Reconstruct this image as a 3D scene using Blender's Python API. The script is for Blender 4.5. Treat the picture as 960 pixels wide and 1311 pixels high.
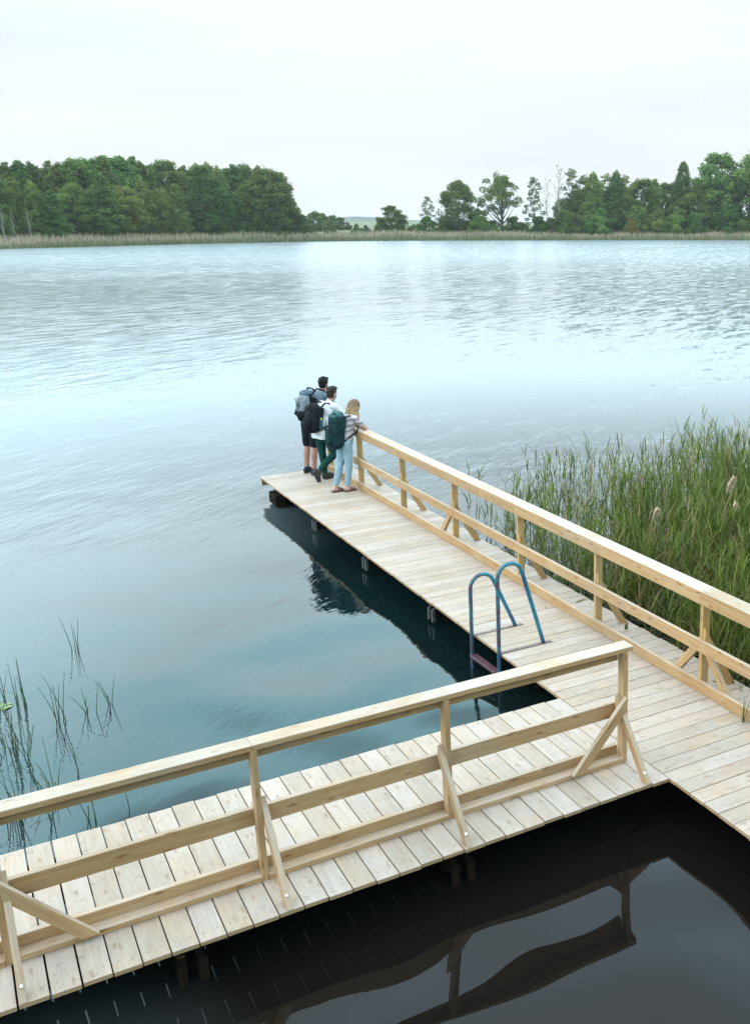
import bpy, bmesh, math, random
import numpy as np
from mathutils import Vector, Matrix, noise

for o in list(bpy.data.objects): bpy.data.objects.remove(o)
S = bpy.context.scene
COL = S.collection
R = math.radians
rnd = random.Random(7)
WATER = -0.40            # the deck top is z = 0

# ------------------------------------------------------------------ camera
CP = Vector((-4.8438, -6.2263, 4.652)); YAW = 0.5632; PITCH = 0.2787; FPX = 1299.6; PX = 742.8; PY = 655.5
cd = bpy.data.cameras.new('camera'); cam = bpy.data.objects.new('camera', cd); COL.objects.link(cam)
cam.location = CP; cam.rotation_euler = (math.pi/2 - PITCH, 0, -YAW)
cd.sensor_fit = 'VERTICAL'; cd.sensor_height = 36; cd.sensor_width = 36
cd.lens = FPX/1311*36; cd.shift_x = -(PX-480)/1311; cd.shift_y = 0
cd.clip_start = 0.1; cd.clip_end = 9000
S.camera = cam
Fv = Vector((math.sin(YAW)*math.cos(PITCH), math.cos(YAW)*math.cos(PITCH), -math.sin(PITCH)))
Rv = Vector((math.cos(YAW), -math.sin(YAW), 0)); Uv = Rv.cross(Fv)
def ray(x, y): return Fv + Rv*((x-PX)/FPX) - Uv*((y-PY)/FPX)
def un(x, y, z=0.0):
    d = ray(x, y); return CP + d*((z-CP.z)/d.z)

# ------------------------------------------------------------------ world, sun, exposure
SUN_EL, SUN_AZ = R(34), R(-72)          # azimuth measured from +Y towards +X
w = bpy.data.worlds.new('World'); S.world = w; w.use_nodes = True
nt = w.node_tree; N = nt.nodes; L = nt.links; N.clear()
out = N.new('ShaderNodeOutputWorld'); bg = N.new('ShaderNodeBackground')
sky = N.new('ShaderNodeTexSky'); sky.sky_type = 'NISHITA'; sky.sun_disc = False
sky.sun_elevation = SUN_EL; sky.sun_rotation = SUN_AZ; sky.air_density = 1.0; sky.dust_density = 2.0
tc = N.new('ShaderNodeTexCoord'); sep = N.new('ShaderNodeSeparateXYZ'); L.new(tc.outputs['Generated'], sep.inputs[0])
ramp = N.new('ShaderNodeValToRGB'); L.new(sep.outputs['Z'], ramp.inputs[0])
cr = ramp.color_ramp; cr.interpolation = 'EASE'
cr.interpolation = 'LINEAR'
cr.elements[0].position = 0.0; cr.elements[0].color = (0.425, 0.450, 0.462, 1)
cr.elements[1].position = 1.0; cr.elements[1].color = (0.92, 0.87, 0.83, 1)
for p, c in ((0.09, (0.432, 0.460, 0.473, 1)), (0.15, (0.438, 0.476, 0.492, 1)), (0.212, (0.475, 0.520, 0.542, 1)), (0.28, (1.10, 1.31, 1.40, 1)), (0.36, (1.30, 1.84, 2.02, 1)), (0.47, (1.14, 2.10, 2.36, 1)), (0.60, (.82, 1.12, 1.30, 1)), (0.75, (.86, .90, .95, 1))):
    e = cr.elements.new(p); e.color = c
mpw = N.new('ShaderNodeMapping'); mpw.inputs['Scale'].default_value = (1.2, 1.2, 9.0); L.new(tc.outputs['Generated'], mpw.inputs[0])
nz = N.new('ShaderNodeTexNoise'); nz.inputs['Scale'].default_value = 2.2; nz.inputs['Detail'].default_value = 5; nz.inputs['Roughness'].default_value = .5
L.new(mpw.outputs[0], nz.inputs['Vector'])
mr = N.new('ShaderNodeMapRange'); mr.inputs['From Min'].default_value = .3; mr.inputs['From Max'].default_value = .7
mr.inputs['To Min'].default_value = 18.9; mr.inputs['To Max'].default_value = 21.2; L.new(nz.outputs['Fac'], mr.inputs['Value'])
sc = N.new('ShaderNodeVectorMath'); sc.operation = 'SCALE'; L.new(ramp.outputs['Color'], sc.inputs[0]); L.new(mr.outputs[0], sc.inputs['Scale'])
mx = N.new('ShaderNodeMix'); mx.data_type = 'RGBA'; mx.inputs[0].default_value = 0.93
L.new(sky.outputs[0], mx.inputs[6]); L.new(sc.outputs[0], mx.inputs[7])
bg.inputs['Strength'].default_value = 0.10
L.new(mx.outputs[2], bg.inputs[0]); L.new(bg.outputs[0], out.inputs[0])
sd = bpy.data.lights.new('sun', 'SUN'); so = bpy.data.objects.new('sun', sd); COL.objects.link(so)
sd.energy = 1.35; sd.angle = R(36); sd.color = (1, .91, .80)
sdir = Vector((math.sin(SUN_AZ)*math.cos(SUN_EL), math.cos(SUN_AZ)*math.cos(SUN_EL), math.sin(SUN_EL)))
so.rotation_euler = sdir.to_track_quat('Z', 'Y').to_euler(); so.location = (-20, 5, 30)
S.view_settings.view_transform = 'Standard'; S.view_settings.look = 'None'; S.view_settings.exposure = 0.15; S.view_settings.gamma = 1
S.view_settings.use_curve_mapping = False
S.render.engine = 'CYCLES'; S.cycles.use_denoising = True
S.cycles.max_bounces = 8; S.cycles.volume_bounces = 0; S.cycles.transparent_max_bounces = 12
S.cycles.caustics_reflective = False; S.cycles.caustics_refractive = False

# ------------------------------------------------------------------ helpers
def tag(o, label=None, cat=None, group=None, kind=None):
    if label: o['label'] = label
    if cat: o['category'] = cat
    if group: o['group'] = group
    if kind: o['kind'] = kind
    return o
def empty(name, loc=(0, 0, 0), rz=0.0):
    o = bpy.data.objects.new(name, None); COL.objects.link(o); o.location = loc; o.rotation_euler = (0, 0, rz)
    o.empty_display_size = .2
    return o

class MB:
    """collects faces; build() links them as one mesh object"""
    def __init__(s): s.v = []; s.f = []; s.uv = []; s.c = []
    def face(s, pts, uvs=None, col=(.5, 0, 0, 1)):
        i = len(s.v); s.v += [tuple(p) for p in pts]; s.f.append(tuple(range(i, i+len(pts))))
        s.uv += uvs if uvs else [(0, 0)]*len(pts); s.c += [col]*len(pts)
    def board(s, a, b, w, h, up=(0, 0, 1), bleach_top=0.0, ch=.003, tone=None):
        """a board along a->b (centre line), w across, h along up; chamfered long edges; uv in metres"""
        a = Vector(a); b = Vector(b); d = b-a; Ln = d.length; d.normalize()
        up = Vector(up); up = (up-d*up.dot(d)).normalized(); sd_ = d.cross(up)
        t = rnd.random() if tone is None else tone
        uo = rnd.uniform(0, 40); vo = rnd.uniform(0, 40)
        hw, hh = w/2, h/2
        ring = [(-hw+ch, -hh), (hw-ch, -hh), (hw, -hh+ch), (hw, hh-ch), (hw-ch, hh), (-hw+ch, hh), (-hw, hh-ch), (-hw, -hh+ch)]
        P = lambda c, q, k=1.0: c + sd_*(q[0]*k) + up*(q[1]*k)
        per = 0
        nseg = max(1, int(Ln/1.2)) if Ln > 1.5 else 1
        for i in range(8):
            q0, q1 = ring[i], ring[(i+1) % 8]
            seg = math.hypot(q1[0]-q0[0], q1[1]-q0[1])
            bl = bleach_top if i in (3, 4, 5) else 0.0
            for k in range(nseg):
                A = a+d*(Ln*k/nseg); B = a+d*(Ln*(k+1)/nseg)
                u0 = uo+Ln*k/nseg; u1 = uo+Ln*(k+1)/nseg
                s.face([P(A, q0), P(B, q0), P(B, q1), P(A, q1)], [(u0, vo+per), (u1, vo+per), (u1, vo+per+seg), (u0, vo+per+seg)], (t, bl, 0, 1))
            per += seg
        s.face([P(a, q) for q in ring], [(uo+q[0]*.3, vo+q[1]) for q in ring], (t*.5, 0, 1, 1))
        s.face([P(b, q) for q in reversed(ring)], [(uo+q[0]*.3, vo+q[1]) for q in reversed(ring)], (t*.5, 0, 1, 1))
    def tube(s, pts, rad, n=8, col=(.5, 0, 0, 1), caps=True):
        pts = [Vector(p) for p in pts]; m = len(pts)
        rs = rad if isinstance(rad, (list, tuple)) else [rad]*m
        rings = []; prev = None
        for i in range(m):
            t = (pts[min(i+1, m-1)]-pts[max(i-1, 0)]).normalized()
            if prev is None: x = t.orthogonal().normalized()
            else: x = (prev-t*prev.dot(t)).normalized()
            prev = x; y = t.cross(x)
            rings.append([pts[i]+(x*math.cos(2*math.pi*k/n)+y*math.sin(2*math.pi*k/n))*rs[i] for k in range(n)])
        acc = 0
        for i in range(m-1):
            l = (pts[i+1]-pts[i]).length
            for k in range(n):
                k2 = (k+1) % n
                s.face([rings[i][k], rings[i][k2], rings[i+1][k2], rings[i+1][k]], [(acc, k/n*.2), (acc, (k+1)/n*.2), (acc+l, (k+1)/n*.2), (acc+l, k/n*.2)], col)
            acc += l
        if caps:
            s.face(list(reversed(rings[0])), None, col); s.face(rings[-1], None, col)
    def build(s, name, mat, parent=None, smooth=False, weld=True):
        me = bpy.data.meshes.new(name); me.from_pydata(s.v, [], s.f)
        uv = me.uv_layers.new(name='UVMap'); uv.data.foreach_set('uv', np.array(s.uv, dtype=np.float32).ravel())
        ca = me.color_attributes.new('tone', 'FLOAT_COLOR', 'CORNER'); ca.data.foreach_set('color', np.array(s.c, dtype=np.float32).ravel())
        me.materials.append(mat); me.update()
        if weld and len(s.v) < 60000:
            bm = bmesh.new(); bm.from_mesh(me); bmesh.ops.remove_doubles(bm, verts=bm.verts, dist=1e-5); bm.to_mesh(me); bm.free()
        if smooth:
            me.polygons.foreach_set('use_smooth', [True]*len(me.polygons))
        o = bpy.data.objects.new(name, me); COL.objects.link(o)
        if parent: o.parent = parent
        return o

def mat(name):
    m = bpy.data.materials.new(name); m.use_nodes = True
    t = m.node_tree; b = t.nodes['Principled BSDF']; return m, t.nodes, t.links, b
def mixc(N, L, fac, a, b, blend='MIX'):
    m = N.new('ShaderNodeMix'); m.data_type = 'RGBA'; m.blend_type = blend
    for sock, v in ((0, fac), (6, a), (7, b)):
        if hasattr(v, 'is_linked') or hasattr(v, 'links'): L.new(v, m.inputs[sock])
        elif sock == 0: m.inputs[0].default_value = v
        else: m.inputs[sock].default_value = (*v, 1) if len(v) == 3 else v
    return m.outputs[2]
def rng(N, L, v, a, b, c, d):
    m = N.new('ShaderNodeMapRange'); L.new(v, m.inputs['Value'])
    m.inputs['From Min'].default_value = a; m.inputs['From Max'].default_value = b; m.inputs['To Min'].default_value = c; m.inputs['To Max'].default_value = d
    return m.outputs[0]
def mth(N, L, op, a, b=None):
    m = N.new('ShaderNodeMath'); m.operation = op
    for i, v in enumerate((a, b)):
        if v is None: continue
        if isinstance(v, (int, float)): m.inputs[i].default_value = v
        else: L.new(v, m.inputs[i])
    return m.outputs[0]
def noise_n(N, L, vec, scale, detail=3, rough=.5, dist=0.0, dims='3D'):
    n = N.new('ShaderNodeTexNoise'); n.noise_dimensions = dims; n.inputs['Scale'].default_value = scale; n.inputs['Detail'].default_value = detail
    n.inputs['Roughness'].default_value = rough; n.inputs['Distortion'].default_value = dist
    if vec is not None: L.new(vec, n.inputs['Vector'])
    return n.outputs['Fac']

def wood(name, light, dark, bleached, stain=.35, dirt=.25, rough=.62, spec=.35):
    m, N, L, b = mat(name)
    uv = N.new('ShaderNodeUVMap'); uv.uv_map = 'UVMap'
    at = N.new('ShaderNodeAttribute'); at.attribute_name = 'tone'
    sp = N.new('ShaderNodeSeparateColor'); L.new(at.outputs['Color'], sp.inputs[0])
    mp = N.new('ShaderNodeMapping'); mp.inputs['Scale'].default_value = (1.3, 26, 1); L.new(uv.outputs[0], mp.inputs[0])
    # warp the grain a little, more round the knots
    vk = N.new('ShaderNodeTexVoronoi'); vk.voronoi_dimensions = '2D'; vk.inputs['Scale'].default_value = 1.0
    mk = N.new('ShaderNodeMapping'); mk.inputs['Scale'].default_value = (3.2, 11, 1); L.new(uv.outputs[0], mk.inputs[0]); L.new(mk.outputs[0], vk.inputs['Vector'])
    sc_ = N.new('ShaderNodeSeparateColor'); L.new(vk.outputs['Color'], sc_.inputs[0])
    has = mth(N, L, 'GREATER_THAN', sc_.outputs[0], .66)
    kn = rng(N, L, vk.outputs['Distance'], .05, .17, 1, 0); kn.node.clamp = True if hasattr(kn, 'node') else True
    knot = mth(N, L, 'MULTIPLY', kn, has)
    halo = mth(N, L, 'MULTIPLY', rng(N, L, vk.outputs['Distance'], .1, .42, 1, 0), has)
    wv = N.new('ShaderNodeVectorMath'); wv.operation = 'MULTIPLY_ADD'
    cmb = N.new('ShaderNodeCombineXYZ'); L.new(halo, cmb.inputs[1]); L.new(cmb.outputs[0], wv.inputs[0]); wv.inputs[1].default_value = (0, .9, 0); L.new(mp.outputs[0], wv.inputs[2])
    g = noise_n(N, L, wv.outputs[0], 1.4, 4, .6, .6, '2D')
    mp2 = N.new('ShaderNodeMapping'); mp2.inputs['Scale'].default_value = (6, 160, 1); L.new(uv.outputs[0], mp2.inputs[0])
    g2 = noise_n(N, L, mp2.outputs[0], 1.0, 3, .6, 0, '2D')
    gg = rng(N, L, g, .35, .68, 0, 1)
    col = mixc(N, L, gg, light, dark)
    fine = rng(N, L, g2, .3, .7, .90, 1.06)
    cmb2 = N.new('ShaderNodeCombineColor'); [L.new(fine, cmb2.inputs[i]) for i in range(3)]
    col = mixc(N, L, 1.0, col, cmb2.outputs[0], 'MULTIPLY')
    bl = mixc(N, L, gg, bleached, tuple(c*.86 for c in bleached)); bl = mixc(N, L, 1.0, bl, cmb2.outputs[0], 'MULTIPLY')
    bn = noise_n(N, L, uv.outputs[0], 2.3, 3, .6, 0, '2D')
    bf = mth(N, L, 'MULTIPLY', sp.outputs[1], rng(N, L, bn, .25, .6, .45, 1))
    geo_ = N.new('ShaderNodeNewGeometry'); gr_ = noise_n(N, L, geo_.outputs['Position'], 1.1, 4, .65, .6)
    col = mixc(N, L, mth(N, L, 'MULTIPLY', rng(N, L, gr_, .50, .72, 0, 1), stain*1.2), col, (.30, .255, .215)); bl = mixc(N, L, mth(N, L, 'MULTIPLY', rng(N, L, gr_, .50, .72, 0, 1), stain*1.0), bl, (.31, .275, .24))
    col = mixc(N, L, bf, col, bl)
    # board to board variation
    tv = rng(N, L, sp.outputs[0], 0, 1, .88, 1.08)
    cmb3 = N.new('ShaderNodeCombineColor'); L.new(tv, cmb3.inputs[0]); L.new(mth(N, L, 'POWER', tv, 1.15), cmb3.inputs[1]); L.new(mth(N, L, 'POWER', tv, 1.5), cmb3.inputs[2])
    col = mixc(N, L, 1.0, col, cmb3.outputs[0], 'MULTIPLY')
    kf = mth(N, L, 'MULTIPLY', knot, mth(N, L, 'SUBTRACT', .80, mth(N, L, 'MULTIPLY', sp.outputs[1], .38)))
    col = mixc(N, L, kf, col, (.20, .085, .03))
    # scuffs and grey spots
    dn = noise_n(N, L, uv.outputs[0], 11, 4, .7, .3, '2D')
    col = mixc(N, L, mth(N, L, 'MULTIPLY', rng(N, L, dn, .60, .74, 0, 1), dirt), col, (.20, .17, .14))
    dn2 = noise_n(N, L, uv.outputs[0], 1.6, 3, .6, .3, '2D')
    col = mixc(N, L, mth(N, L, 'MULTIPLY', rng(N, L, dn2, .5, .75, 0, 1), stain), col, (.50, .36, .22))
    # end grain
    col = mixc(N, L, mth(N, L, 'MULTIPLY', sp.outputs[2], .45 if stain else 0.0), col, (.42, .25, .10))
    L.new(col, b.inputs['Base Color']); b.inputs['Roughness'].default_value = rough; b.inputs['Specular IOR Level'].default_value = spec
    bp = N.new('ShaderNodeBump'); bp.inputs['Strength'].default_value = .5; bp.inputs['Distance'].default_value = .002
    L.new(g2, bp.inputs['Height']); L.new(bp.outputs[0], b.inputs['Normal'])
    return m

def plain(name, c, rough=.6, metal=0.0, vary=.15, nscale=30, bump=0.0, spec=.5):
    m, N, L, b = mat(name)
    tcn = N.new('ShaderNodeTexCoord')
    n = noise_n(N, L, tcn.outputs['Object'], nscale, 4, .6)
    col = mixc(N, L, rng(N, L, n, .3, .7, 0, 1), tuple(x*(1-vary) for x in c), tuple(min(1, x*(1+vary)) for x in c))
    L.new(col, b.inputs['Base Color']); b.inputs['Roughness'].default_value = rough; b.inputs['Metallic'].default_value = metal
    b.inputs['Specular IOR Level'].default_value = spec
    if bump:
        bp = N.new('ShaderNodeBump'); bp.inputs['Strength'].default_value = .6; bp.inputs['Distance'].default_value = bump
        L.new(n, bp.inputs['Height']); L.new(bp.outputs[0], b.inputs['Normal'])
    return m

DECK = wood('deck_wood', (.45, .345, .255), (.37, .26, .17), (.465, .412, .372), dirt=.55, rough=.6)
RAIL = wood('rail_wood', (.47, .300, .152), (.375, .212, .092), (.49, .43, .365), dirt=.12, rough=.58)
POSTW = wood('post_wood', (.50, .305, .125), (.42, .235, .085), (.42, .33, .22), dirt=.10, rough=.58)
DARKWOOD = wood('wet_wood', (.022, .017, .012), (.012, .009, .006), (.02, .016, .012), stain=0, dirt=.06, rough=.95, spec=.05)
STEEL = plain('galvanised_steel', (.32, .32, .31), .45, .7, .25, 40)
SCREW = plain('screw_steel', (.16, .14, .12), .45, .5, .2, 40)
ZINC = plain('zinc_bolt', (.62, .63, .64), .35, .8, .1, 60)

# ------------------------------------------------------------------ water
def make_water():
    m, N, L, b = mat('lake_water')
    geo = N.new('ShaderNodeNewGeometry'); pos = geo.outputs['Position']
    sp = N.new('ShaderNodeSeparateXYZ'); L.new(pos, sp.inputs[0])
    # distance out into the open lake
    ln = N.new('ShaderNodeVectorMath'); ln.operation = 'DISTANCE'; L.new(pos, ln.inputs[0]); ln.inputs[1].default_value = (-2.0, -2.0, WATER)
    dist = ln.outputs['Value']
    def mapped(rot, scl):
        mp = N.new('ShaderNodeMapping'); mp.inputs['Rotation'].default_value = (0, 0, R(rot)); L.new(pos, mp.inputs[0])
        m2 = N.new('ShaderNodeMapping'); m2.inputs['Scale'].default_value = scl; L.new(mp.outputs[0], m2.inputs[0]); return m2.outputs[0]
    # peat brown inshore (towards -y), green-teal outside; the paler mixes further out paint in sky reflection
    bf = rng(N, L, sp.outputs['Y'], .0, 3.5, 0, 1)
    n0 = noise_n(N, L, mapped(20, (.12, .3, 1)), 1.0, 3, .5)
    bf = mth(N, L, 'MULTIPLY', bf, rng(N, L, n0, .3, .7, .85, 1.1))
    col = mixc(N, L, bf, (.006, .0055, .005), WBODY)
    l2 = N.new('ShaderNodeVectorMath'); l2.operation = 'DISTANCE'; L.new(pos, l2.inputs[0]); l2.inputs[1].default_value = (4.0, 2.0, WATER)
    col = mixc(N, L, rng(N, L, l2.outputs['Value'], 8, 25, 0, 1), col, (.32, .42, .46))  # pale blue stands in for reflected sky, held off the strip beside the jetty
    col = mixc(N, L, rng(N, L, dist, 26, 60, 0, 1), col, (.275, .325, .355))  # far water: reflected sky brightness again put into the base colour
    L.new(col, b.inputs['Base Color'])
    b.inputs['IOR'].default_value = 1.333; b.inputs['Specular IOR Level'].default_value = .5
    # waves: crests run up to the right in the picture
    amp = mth(N, L, 'POWER', rng(N, L, dist, 3, 22, .02, 1.0), 1.3)
    big = noise_n(N, L, mapped(0, (1, 1, 1)), .62, .6, .4)                    # slow swell that bends reflections near the jetty
    w1 = noise_n(N, L, mapped(WROT, (.9, 3.2, 1)), .55, 3, .55, .4)           # wind ripples
    w2 = noise_n(N, L, mapped(WROT-10, (2.2, 6.5, 1)), .9, 3, .6, .3)
    w3 = noise_n(N, L, mapped(-20, (.10, .32, 1)), 1.0, 3, .5, .2)
    gust = noise_n(N, L, mapped(-15, (.020, .055, 1)), 1.0, 3, .55, .3)
    gm = rng(N, L, gust, .46, .66, .45, 1.9)
    h = mth(N, L, 'MULTIPLY', big, rng(N, L, dist, 5, 11, .11, .016))
    h1 = mth(N, L, 'MULTIPLY', mth(N, L, 'MULTIPLY', w1, .020), amp)
    h2 = mth(N, L, 'MULTIPLY', mth(N, L, 'MULTIPLY', w2, .022), amp)
    hh = mth(N, L, 'ADD', mth(N, L, 'MULTIPLY', mth(N, L, 'ADD', h1, h2), gm), h)
    bp = N.new('ShaderNodeBump'); bp.inputs['Strength'].default_value = 1; bp.inputs['Distance'].default_value = 1
    L.new(hh, bp.inputs['Height'])
    # open water: wave slopes taken straight from noise, so that they do not fade with distance
    def slope(vec, scale, k, detail=2):
        n = N.new('ShaderNodeTexNoise'); n.inputs['Scale'].default_value = scale; n.inputs['Detail'].default_value = detail; L.new(vec, n.inputs['Vector'])
        v = N.new('ShaderNodeVectorMath'); v.operation = 'MULTIPLY_ADD'; L.new(n.outputs['Color'], v.inputs[0]); v.inputs[1].default_value = (k, k, 0); v.inputs[2].default_value = (-k/2, -k/2, 0)
        return v.outputs[0]
    sa = slope(mapped(WROT+4, (.45, 1.7, 1)), 1.0, .62); sb = slope(mapped(WROT-8, (1.6, 4.6, 1)), 1.0, .40)
    ad = N.new('ShaderNodeVectorMath'); ad.operation = 'ADD'; L.new(sa, ad.inputs[0]); L.new(sb, ad.inputs[1])
    fk = mth(N, L, 'MULTIPLY', mth(N, L, 'ADD', rng(N, L, dist, 9, 45, 0, .28), rng(N, L, dist, 70, 170, 0, .8)), rng(N, L, gust, .42, .62, .75, 1.35))
    sc2 = N.new('ShaderNodeVectorMath'); sc2.operation = 'SCALE'; L.new(ad.outputs[0], sc2.inputs[0]); L.new(fk, sc2.inputs['Scale'])
    ad2 = N.new('ShaderNodeVectorMath'); ad2.operation = 'ADD'; L.new(bp.outputs[0], ad2.inputs[0]); L.new(sc2.outputs[0], ad2.inputs[1])
    nm = N.new('ShaderNodeVectorMath'); nm.operation = 'NORMALIZE'; L.new(ad2.outputs[0], nm.inputs[0]); L.new(nm.outputs[0], b.inputs['Normal'])
    ro = rng(N, L, dist, 20, 150, .015, .22)
    L.new(ro, b.inputs['Roughness'])
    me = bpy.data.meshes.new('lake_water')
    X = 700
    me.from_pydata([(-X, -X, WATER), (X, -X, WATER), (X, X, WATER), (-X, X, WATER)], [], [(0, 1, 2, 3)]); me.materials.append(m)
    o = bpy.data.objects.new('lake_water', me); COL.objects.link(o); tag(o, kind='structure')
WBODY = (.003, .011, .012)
q0, q1 = un(0, 722, WATER), un(210, 650, WATER); WROT = -math.degrees(math.atan2(q1.y-q0.y, q1.x-q0.x))
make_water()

# ------------------------------------------------------------------ land: one sheet, lake bed included
SH = [(-100, 320), (0, 318.5), (100, 316), (200, 313.2), (300, 311), (400, 309), (500, 308), (700, 307.5), (960, 307.5), (1100, 307.5)]
def az_of(p): return math.atan2(p.x-CP.x, p.y-CP.y)
sh = []
for x, y in SH:
    p = un(x, y, WATER); sh.append((az_of(p), math.hypot(p.x-CP.x, p.y-CP.y)))
sh = [(R(-180), 13), (R(-120), 16), (R(-90), 60), (R(-45), 190)] + sh + [(R(75), 150), (R(105), 40), (R(130), 16), (R(180), 13)]
def r_shore(a):
    for (a0, r0), (a1, r1) in zip(sh, sh[1:]):
        if a0 <= a <= a1:
            t = (a-a0)/(a1-a0); t = t*t*(3-2*t) if abs(r1-r0) > 30 else t
            return r0+(r1-r0)*t
    return 13
AZH = az_of(un(452, 320, 0)); AZH2 = az_of(un(500, 320, 0))
def land_z(x, y):
    dx, dy = x-CP.x, y-CP.y; r = math.hypot(dx, dy); a = math.atan2(dx, dy); d = r-r_shore(a)
    if d < 0: return WATER-.03-min(1.8, -d*.12)
    z = WATER-.03+min(d, 6)*.12
    if d > 6: z += min(d-6, 600)*.0042
    if d > 10: z += .5*noise.noise(Vector((x*.02, y*.02, 0)))
    if d > 900:
        z += 9*math.exp(-((a-AZH)/.030)**2)*math.exp(-((d-1900)/500)**2)+6*math.exp(-((a-AZH2)/.05)**2)*math.exp(-((d-1900)/500)**2)
        k = min(1, (d-900)/1400); k = k*k*(3-2*k)
        z += k*(3+9*noise.noise(Vector((x*.0011+.3, y*.0011+4.2, 0)))+5*noise.noise(Vector((x*.004, y*.004, 2))))
    return z
def make_land():
    az = sorted(set([R(a) for a in range(-180, 181, 4)] + [R(-12+.6*i) for i in range(130)]))
    rings = [1, 6, 10, 12, 14, 16, 20, 28, 45, 80, 120, 150, 170]+[180+6*i for i in range(26)]+[345, 370, 400, 440, 500, 600, 750, 950, 1100, 1300, 1600, 1900, 2300, 2700, 3200]
    v = []; f = []
    for r in rings:
        for a in az[:-1]:
            x, y = CP.x+r*math.sin(a), CP.y+r*math.cos(a); v.append((x, y, land_z(x, y)))
    n = len(az)-1
    for i in range(len(rings)-1):
        for k in range(n):
            f.append((i*n+k, i*n+(k+1) % n, (i+1)*n+(k+1) % n, (i+1)*n+k))
    f.append(tuple(range(n)))
    me = bpy.data.meshes.new('ground'); me.from_pydata(v, [], f)
    me.polygons.foreach_set('use_smooth', [True]*len(me.polygons))
    m, N, L, b = mat('meadow_and_fields')
    geo = N.new('ShaderNodeNewGeometry')
    mp = N.new('ShaderNodeMapping'); mp.inputs['Scale'].default_value = (.006, .012, 1); L.new(geo.outputs['Position'], mp.inputs[0])
    n1 = noise_n(N, L, mp.outputs[0], 1.0, 2, .5); n2 = noise_n(N, L, geo.outputs['Position'], .6, 5, .6)
    c = mixc(N, L, rng(N, L, n1, .42, .58, 0, 1), (.050, .085, .030), (.17, .165, .075))
    c = mixc(N, L, rng(N, L, n2, .3, .7, 0, .5), c, (.06, .09, .03))
    dd_ = N.new('ShaderNodeVectorMath'); dd_.operation = 'DISTANCE'; L.new(geo.outputs['Position'], dd_.inputs[0]); dd_.inputs[1].default_value = tuple(CP)
    c = mixc(N, L, rng(N, L, dd_.outputs['Value'], 1300, 1600, 0, 1), c, (.035, .06, .03))
    L.new(c, b.inputs['Base Color']); b.inputs['Roughness'].default_value = .9
    me.materials.append(m)
    bm = bmesh.new(); bm.from_mesh(me); bmesh.ops.recalc_face_normals(bm, faces=bm.faces)
    up = sum(f_.normal.z for f_ in bm.faces)
    if up < 0: bmesh.ops.reverse_faces(bm, faces=bm.faces)
    bm.to_mesh(me); bm.free()
    o = bpy.data.objects.new('ground', me); COL.objects.link(o); tag(o, kind='structure')
make_land()

# ------------------------------------------------------------------ jetties
WM, LM, WB = 1.77, 12.84, 1.83
T = .030
def screws_on(mb, pts):
    for (x, y) in pts:
        n = 6; rr = .0055
        mb.face([(x+rr*math.cos(2*math.pi*k/n), y+rr*math.sin(2*math.pi*k/n), .0012) for k in range(n)])
main = tag(empty('jetty', (0, 0, 0)), 'long straight plank jetty running out to the three people', 'jetty')
mb = MB(); sc_mb = MB(); ed = MB()
pitch = .1875; y = LM; i = 0
while y > -13.5:
    y1 = y-pitch+.007
    j = rnd.uniform(-.004, .004)
    zt = rnd.uniform(-.0015, .0015)
    split = (rnd.random() < .12 and i > 3)
    xr = WM+rnd.uniform(-.012, .012)
    yc = (y+y1)/2; ww = y-y1
    if split:
        xm = rnd.choice([1.02, 1.2])
        mb.board((0+j, yc, -T/2+zt), (xm-.0015, yc, -T/2+zt), ww, T, bleach_top=rnd.uniform(.8, 1))
        mb.board((xm+.0015, yc, -T/2+zt), (xr, yc, -T/2+zt), ww, T, bleach_top=rnd.uniform(.8, 1))
    else:
        mb.board((0+j, yc, -T/2+zt), (xr, yc, -T/2+zt), ww, T, bleach_top=rnd.uniform(.8, 1))
    screws_on(sc_mb, [(xx+rnd.uniform(-.01, .01), yc+q*ww*.28) for xx in (.06, .62, 1.16, 1.70) for q in (-1, 1)])
    y -= pitch; i += 1
mb.build('deck', DECK, main); tag(sc_mb.build('screws', SCREW, main), kind='stuff')
for x_ in (.24, .80, 1.30, 1.62):
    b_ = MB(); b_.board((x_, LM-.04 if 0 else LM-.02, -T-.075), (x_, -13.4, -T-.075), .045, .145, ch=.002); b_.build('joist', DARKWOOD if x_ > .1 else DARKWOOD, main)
b_ = MB(); b_.board((.02, LM-.045, -T-.07), (1.75, LM-.045, -T-.07), .045, .135); b_.build('end_beam', RAIL, main)
def pile_pair(parent, x, y, along='x', n=2, w=1.7, zt=-.16):
    # cross beam pair resting on round piles
    for s_ in (-.06, .06):
        b_ = MB()
        if along == 'x': b_.board((.14, y+s_, zt-.10), (w, y+s_, zt-.10), .045, .15)
        else: b_.board((x+s_, .2, zt-.10), (x+s_, w, zt-.10), .045, .15)
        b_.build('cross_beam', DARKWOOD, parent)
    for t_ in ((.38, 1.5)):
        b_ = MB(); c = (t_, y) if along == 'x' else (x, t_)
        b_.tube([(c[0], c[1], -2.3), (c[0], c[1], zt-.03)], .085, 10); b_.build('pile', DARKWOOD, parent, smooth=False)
def brackets(parent, x, y):
    for d in (-.07, .05):
        b_ = MB(); b_.board((x, y+d, -.36), (x, y+d, -.19), .02, .05, up=(1, 0, 0), ch=.001); b_.board((x+.0, y+d, -.19), (x+.24, y+d, -.19), .02, .03, ch=.001)
        b_.build('bracket', STEEL, parent)
for yy in (12.35, 10.03, 7.67, 5.28, 2.9, .9, -1.4, -3.8, -6.2, -8.6, -11.0):
    pile_pair(main, 0, yy)
for yy in (10.03, 7.67, 5.28): brackets(main, .12, yy)
fl = MB(); fl.board((.10, 12.28, -.27), (.10, 11.85, -.27), .2, .22, ch=.02); fl.build('mooring_block', DARKWOOD, main)

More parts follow.
